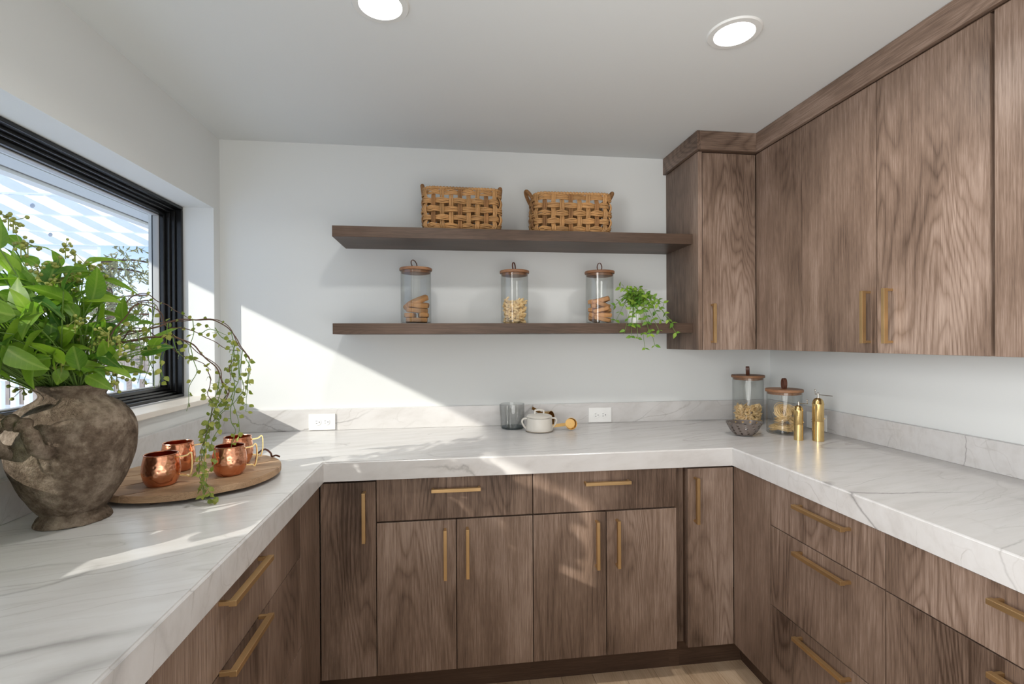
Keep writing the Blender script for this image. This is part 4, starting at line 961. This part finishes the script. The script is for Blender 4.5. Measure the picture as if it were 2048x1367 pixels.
for u0, v0 in bl:
    c0 = atd(u0 / SC, 420 + v0 / SC, D0 * r.uniform(0.93, 1.06)); m = MB(); m.tube([c0 - Vector((0, 0, 0.03)), c0], 0.0013, 5)
    dirn = Vector((r.gauss(0, .4), r.gauss(0, .4), 0.4))
    for k in range(9):
        q = c0 + dirn * r.uniform(-0.025, 0.025) + Vector([r.gauss(0, 0.010) for _ in range(3)]); m.tube([c0, q], 0.0009, 4); m.ball(q, r.uniform(0.0034, 0.0050), 8, 6)
    m.obj('berry_sprig', M['berry'], bq, True)['kind'] = 'stuff'

# ------------------------------------------------------------------ curling vine that arches out over the mugs
vn = empty('curly_vine', (vx, vy, ZW + 0.28), 'thin curling vine with round leaves arching from the vase over the mugs', 'vine')
VLM = [leaf_mesh('leaf', M['vineleaf'], 0.9, 0.05, c_, 5, 3) for c_ in (0.05, 0.2)]
mains = [[(150, 745, 1.33), (215, 692, 1.36), (250, 667, 1.38), (300, 656, 1.40), (335, 645, 1.42), (385, 637, 1.43), (430, 640, 1.44), (462, 662, 1.45), (485, 695, 1.45), (498, 722, 1.45)],
    [(150, 750, 1.32), (210, 700, 1.34), (260, 680, 1.36), (320, 674, 1.38), (345, 672, 1.40), (380, 688, 1.41), (410, 715, 1.42), (440, 742, 1.43), (448, 765, 1.43), (456, 785, 1.43), (452, 800, 1.43)],
    [(160, 740, 1.33), (225, 672, 1.40), (258, 600, 1.44), (290, 588, 1.46), (315, 600, 1.48), (345, 615, 1.48), (380, 640, 1.47)],
    [(165, 735, 1.32), (235, 668, 1.36), (270, 610, 1.40), (320, 622, 1.42), (335, 652, 1.43), (365, 655, 1.43), (400, 668, 1.43), (440, 690, 1.43), (475, 700, 1.44)],
    [(160, 745, 1.34), (230, 690, 1.38), (275, 655, 1.40), (340, 692, 1.41), (370, 712, 1.41), (405, 728, 1.41), (425, 740, 1.41)],
    [(170, 740, 1.31), (240, 645, 1.33), (280, 608, 1.35), (310, 610, 1.36), (325, 640, 1.36)]]
wood_ = MB(); thin = MB()
def P3(q): return at(q[0], q[1], 'Y', q[2])
def wob(pts, amp, r):
    out = []
    for i, p in enumerate(pts): out.append(Vector(p) + Vector([noise.noise(Vector(p) * 26 + Vector((k * 7.7, 3.1, r))) * amp for k in range(3)]) * min(1, i / 4))
    return out
for i, ml in enumerate(mains):
    pts = cr([P3(q) for q in ml], 6); n = len(pts); wood_.tube(wob(pts, 0.006, i), [lerp(0.0028, 0.0012, k / n) if i < 2 else lerp(0.0018, 0.0008, k / n) for k in range(n)], 6)
    if i < 2: wood_.tube([p + Vector((0.004 * math.sin(k * 0.5), 0.004 * math.cos(k * 0.5), 0.004 * math.sin(k * 0.37))) for k, p in enumerate(pts)], 0.0011, 5)
hang = [[(498, 722), (497, 760), (494, 790), (492, 822)], [(490, 712), (500, 735), (494, 770), (487, 800)], [(485, 700), (480, 740), (488, 775), (470, 800), (440, 830), (415, 855), (402, 885)], [(470, 690), (462, 730), (470, 770), (460, 800), (430, 838), (420, 870), (407, 900), (405, 950), (404, 985)],
    [(448, 765), (438, 800), (425, 825), (415, 860), (412, 900), (398, 935), (403, 975), (412, 1000)], [(452, 790), (432, 825), (440, 850), (424, 885), (432, 920), (415, 950), (406, 990)], [(440, 745), (430, 790), (418, 840), (410, 870), (408, 915), (409, 960), (418, 985), (432, 996)], [(456, 790), (450, 770), (462, 760), (458, 735), (470, 715)],
    [(415, 738), (420, 770), (416, 790), (425, 815), (412, 870), (400, 905), (396, 950)], [(385, 637), (388, 670), (380, 700), (384, 720)], [(380, 690), (392, 735), (380, 775), (375, 822)], [(335, 645), (330, 690), (322, 730), (326, 762)], [(300, 656), (305, 700), (298, 740), (285, 765)], [(275, 660), (282, 705), (280, 740), (275, 768)], [(290, 665), (300, 720), (310, 745), (308, 775)], [(260, 680), (262, 710), (266, 735)], [(320, 674), (318, 710), (322, 745), (316, 772)], [(345, 672), (352, 700), (366, 712)], [(430, 655), (445, 672), (462, 690), (470, 720)], [(462, 662), (468, 700), (462, 735)], [(475, 700), (478, 745), (466, 790), (470, 820), (478, 845), (476, 870)], [(470, 770), (462, 835), (470, 860), (462, 895)], [(400, 668), (420, 660), (455, 672)], [(250, 667), (278, 620), (310, 605)], [(240, 680), (290, 690), (345, 690)], [(280, 608), (268, 650), (300, 690), (320, 700)], [(310, 610), (300, 650), (285, 690), (270, 712)]]
r = random.Random(17); nl = 0
for i, hl_ in enumerate(hang):
    y0 = 1.45 - (498 - hl_[0][0]) * 0.0004; q = []
    for k, (u_, v_) in enumerate(hl_):
        yy = y0 - 0.05 * max(0, (v_ - 860) / 140); q.append(at(u_, v_, 'Y', yy))
    pts = wob(cr(q, 7), 0.005, 20 + i); (wood_ if i in (7, 8) else thin).tube(pts, [lerp(0.0012, 0.0006, k / len(pts)) for k in range(len(pts))], 5)
    cand = range(3, len(pts), 3 if i < 9 else 4)
    for k in cand:
        if nl >= 285: break
        for _ in range(1 + (i < 9 and r.random() < 0.45)):
            p = pts[k]; d = Vector((r.gauss(0, 1), r.gauss(0, .7), r.gauss(-0.4, .5))).normalized(); stalk = p + d * r.uniform(0.004, 0.009); ln = r.uniform(0.0125, 0.0175)
            thin.tube([p, stalk], 0.0005, 4); place_leaf(VLM[nl % 2], vn, stalk, stalk + (d + Vector((0, 0, -0.5))).normalized() * ln, ln * r.uniform(0.75, 0.95), r.uniform(-0.6, 0.6), upx=(r.gauss(0, .6), -1, r.gauss(.3, .5)), wbase=0.9); nl += 1
for ml in mains[:6]:
    pts = cr([P3(q) for q in ml], 6)
    for k in range(14, len(pts), 4):
        if nl >= 295: break
        p = pts[k]; d = Vector((r.gauss(0, 1), r.gauss(0, .7), r.gauss(0, .7))).normalized(); ln = r.uniform(0.010, 0.015); nl += 1
        place_leaf(VLM[nl % 2], vn, p + d * 0.003, p + d * (ln + 0.003), ln * 0.85, r.uniform(-.6, .6), upx=(r.gauss(0, .6), -1, r.gauss(.3, .5)), wbase=0.9)
wood_.obj('woody_stems', M['twig'], vn, True)['kind'] = 'stuff'; thin.obj('thin_stems', M['stem'], vn, True)['kind'] = 'stuff'
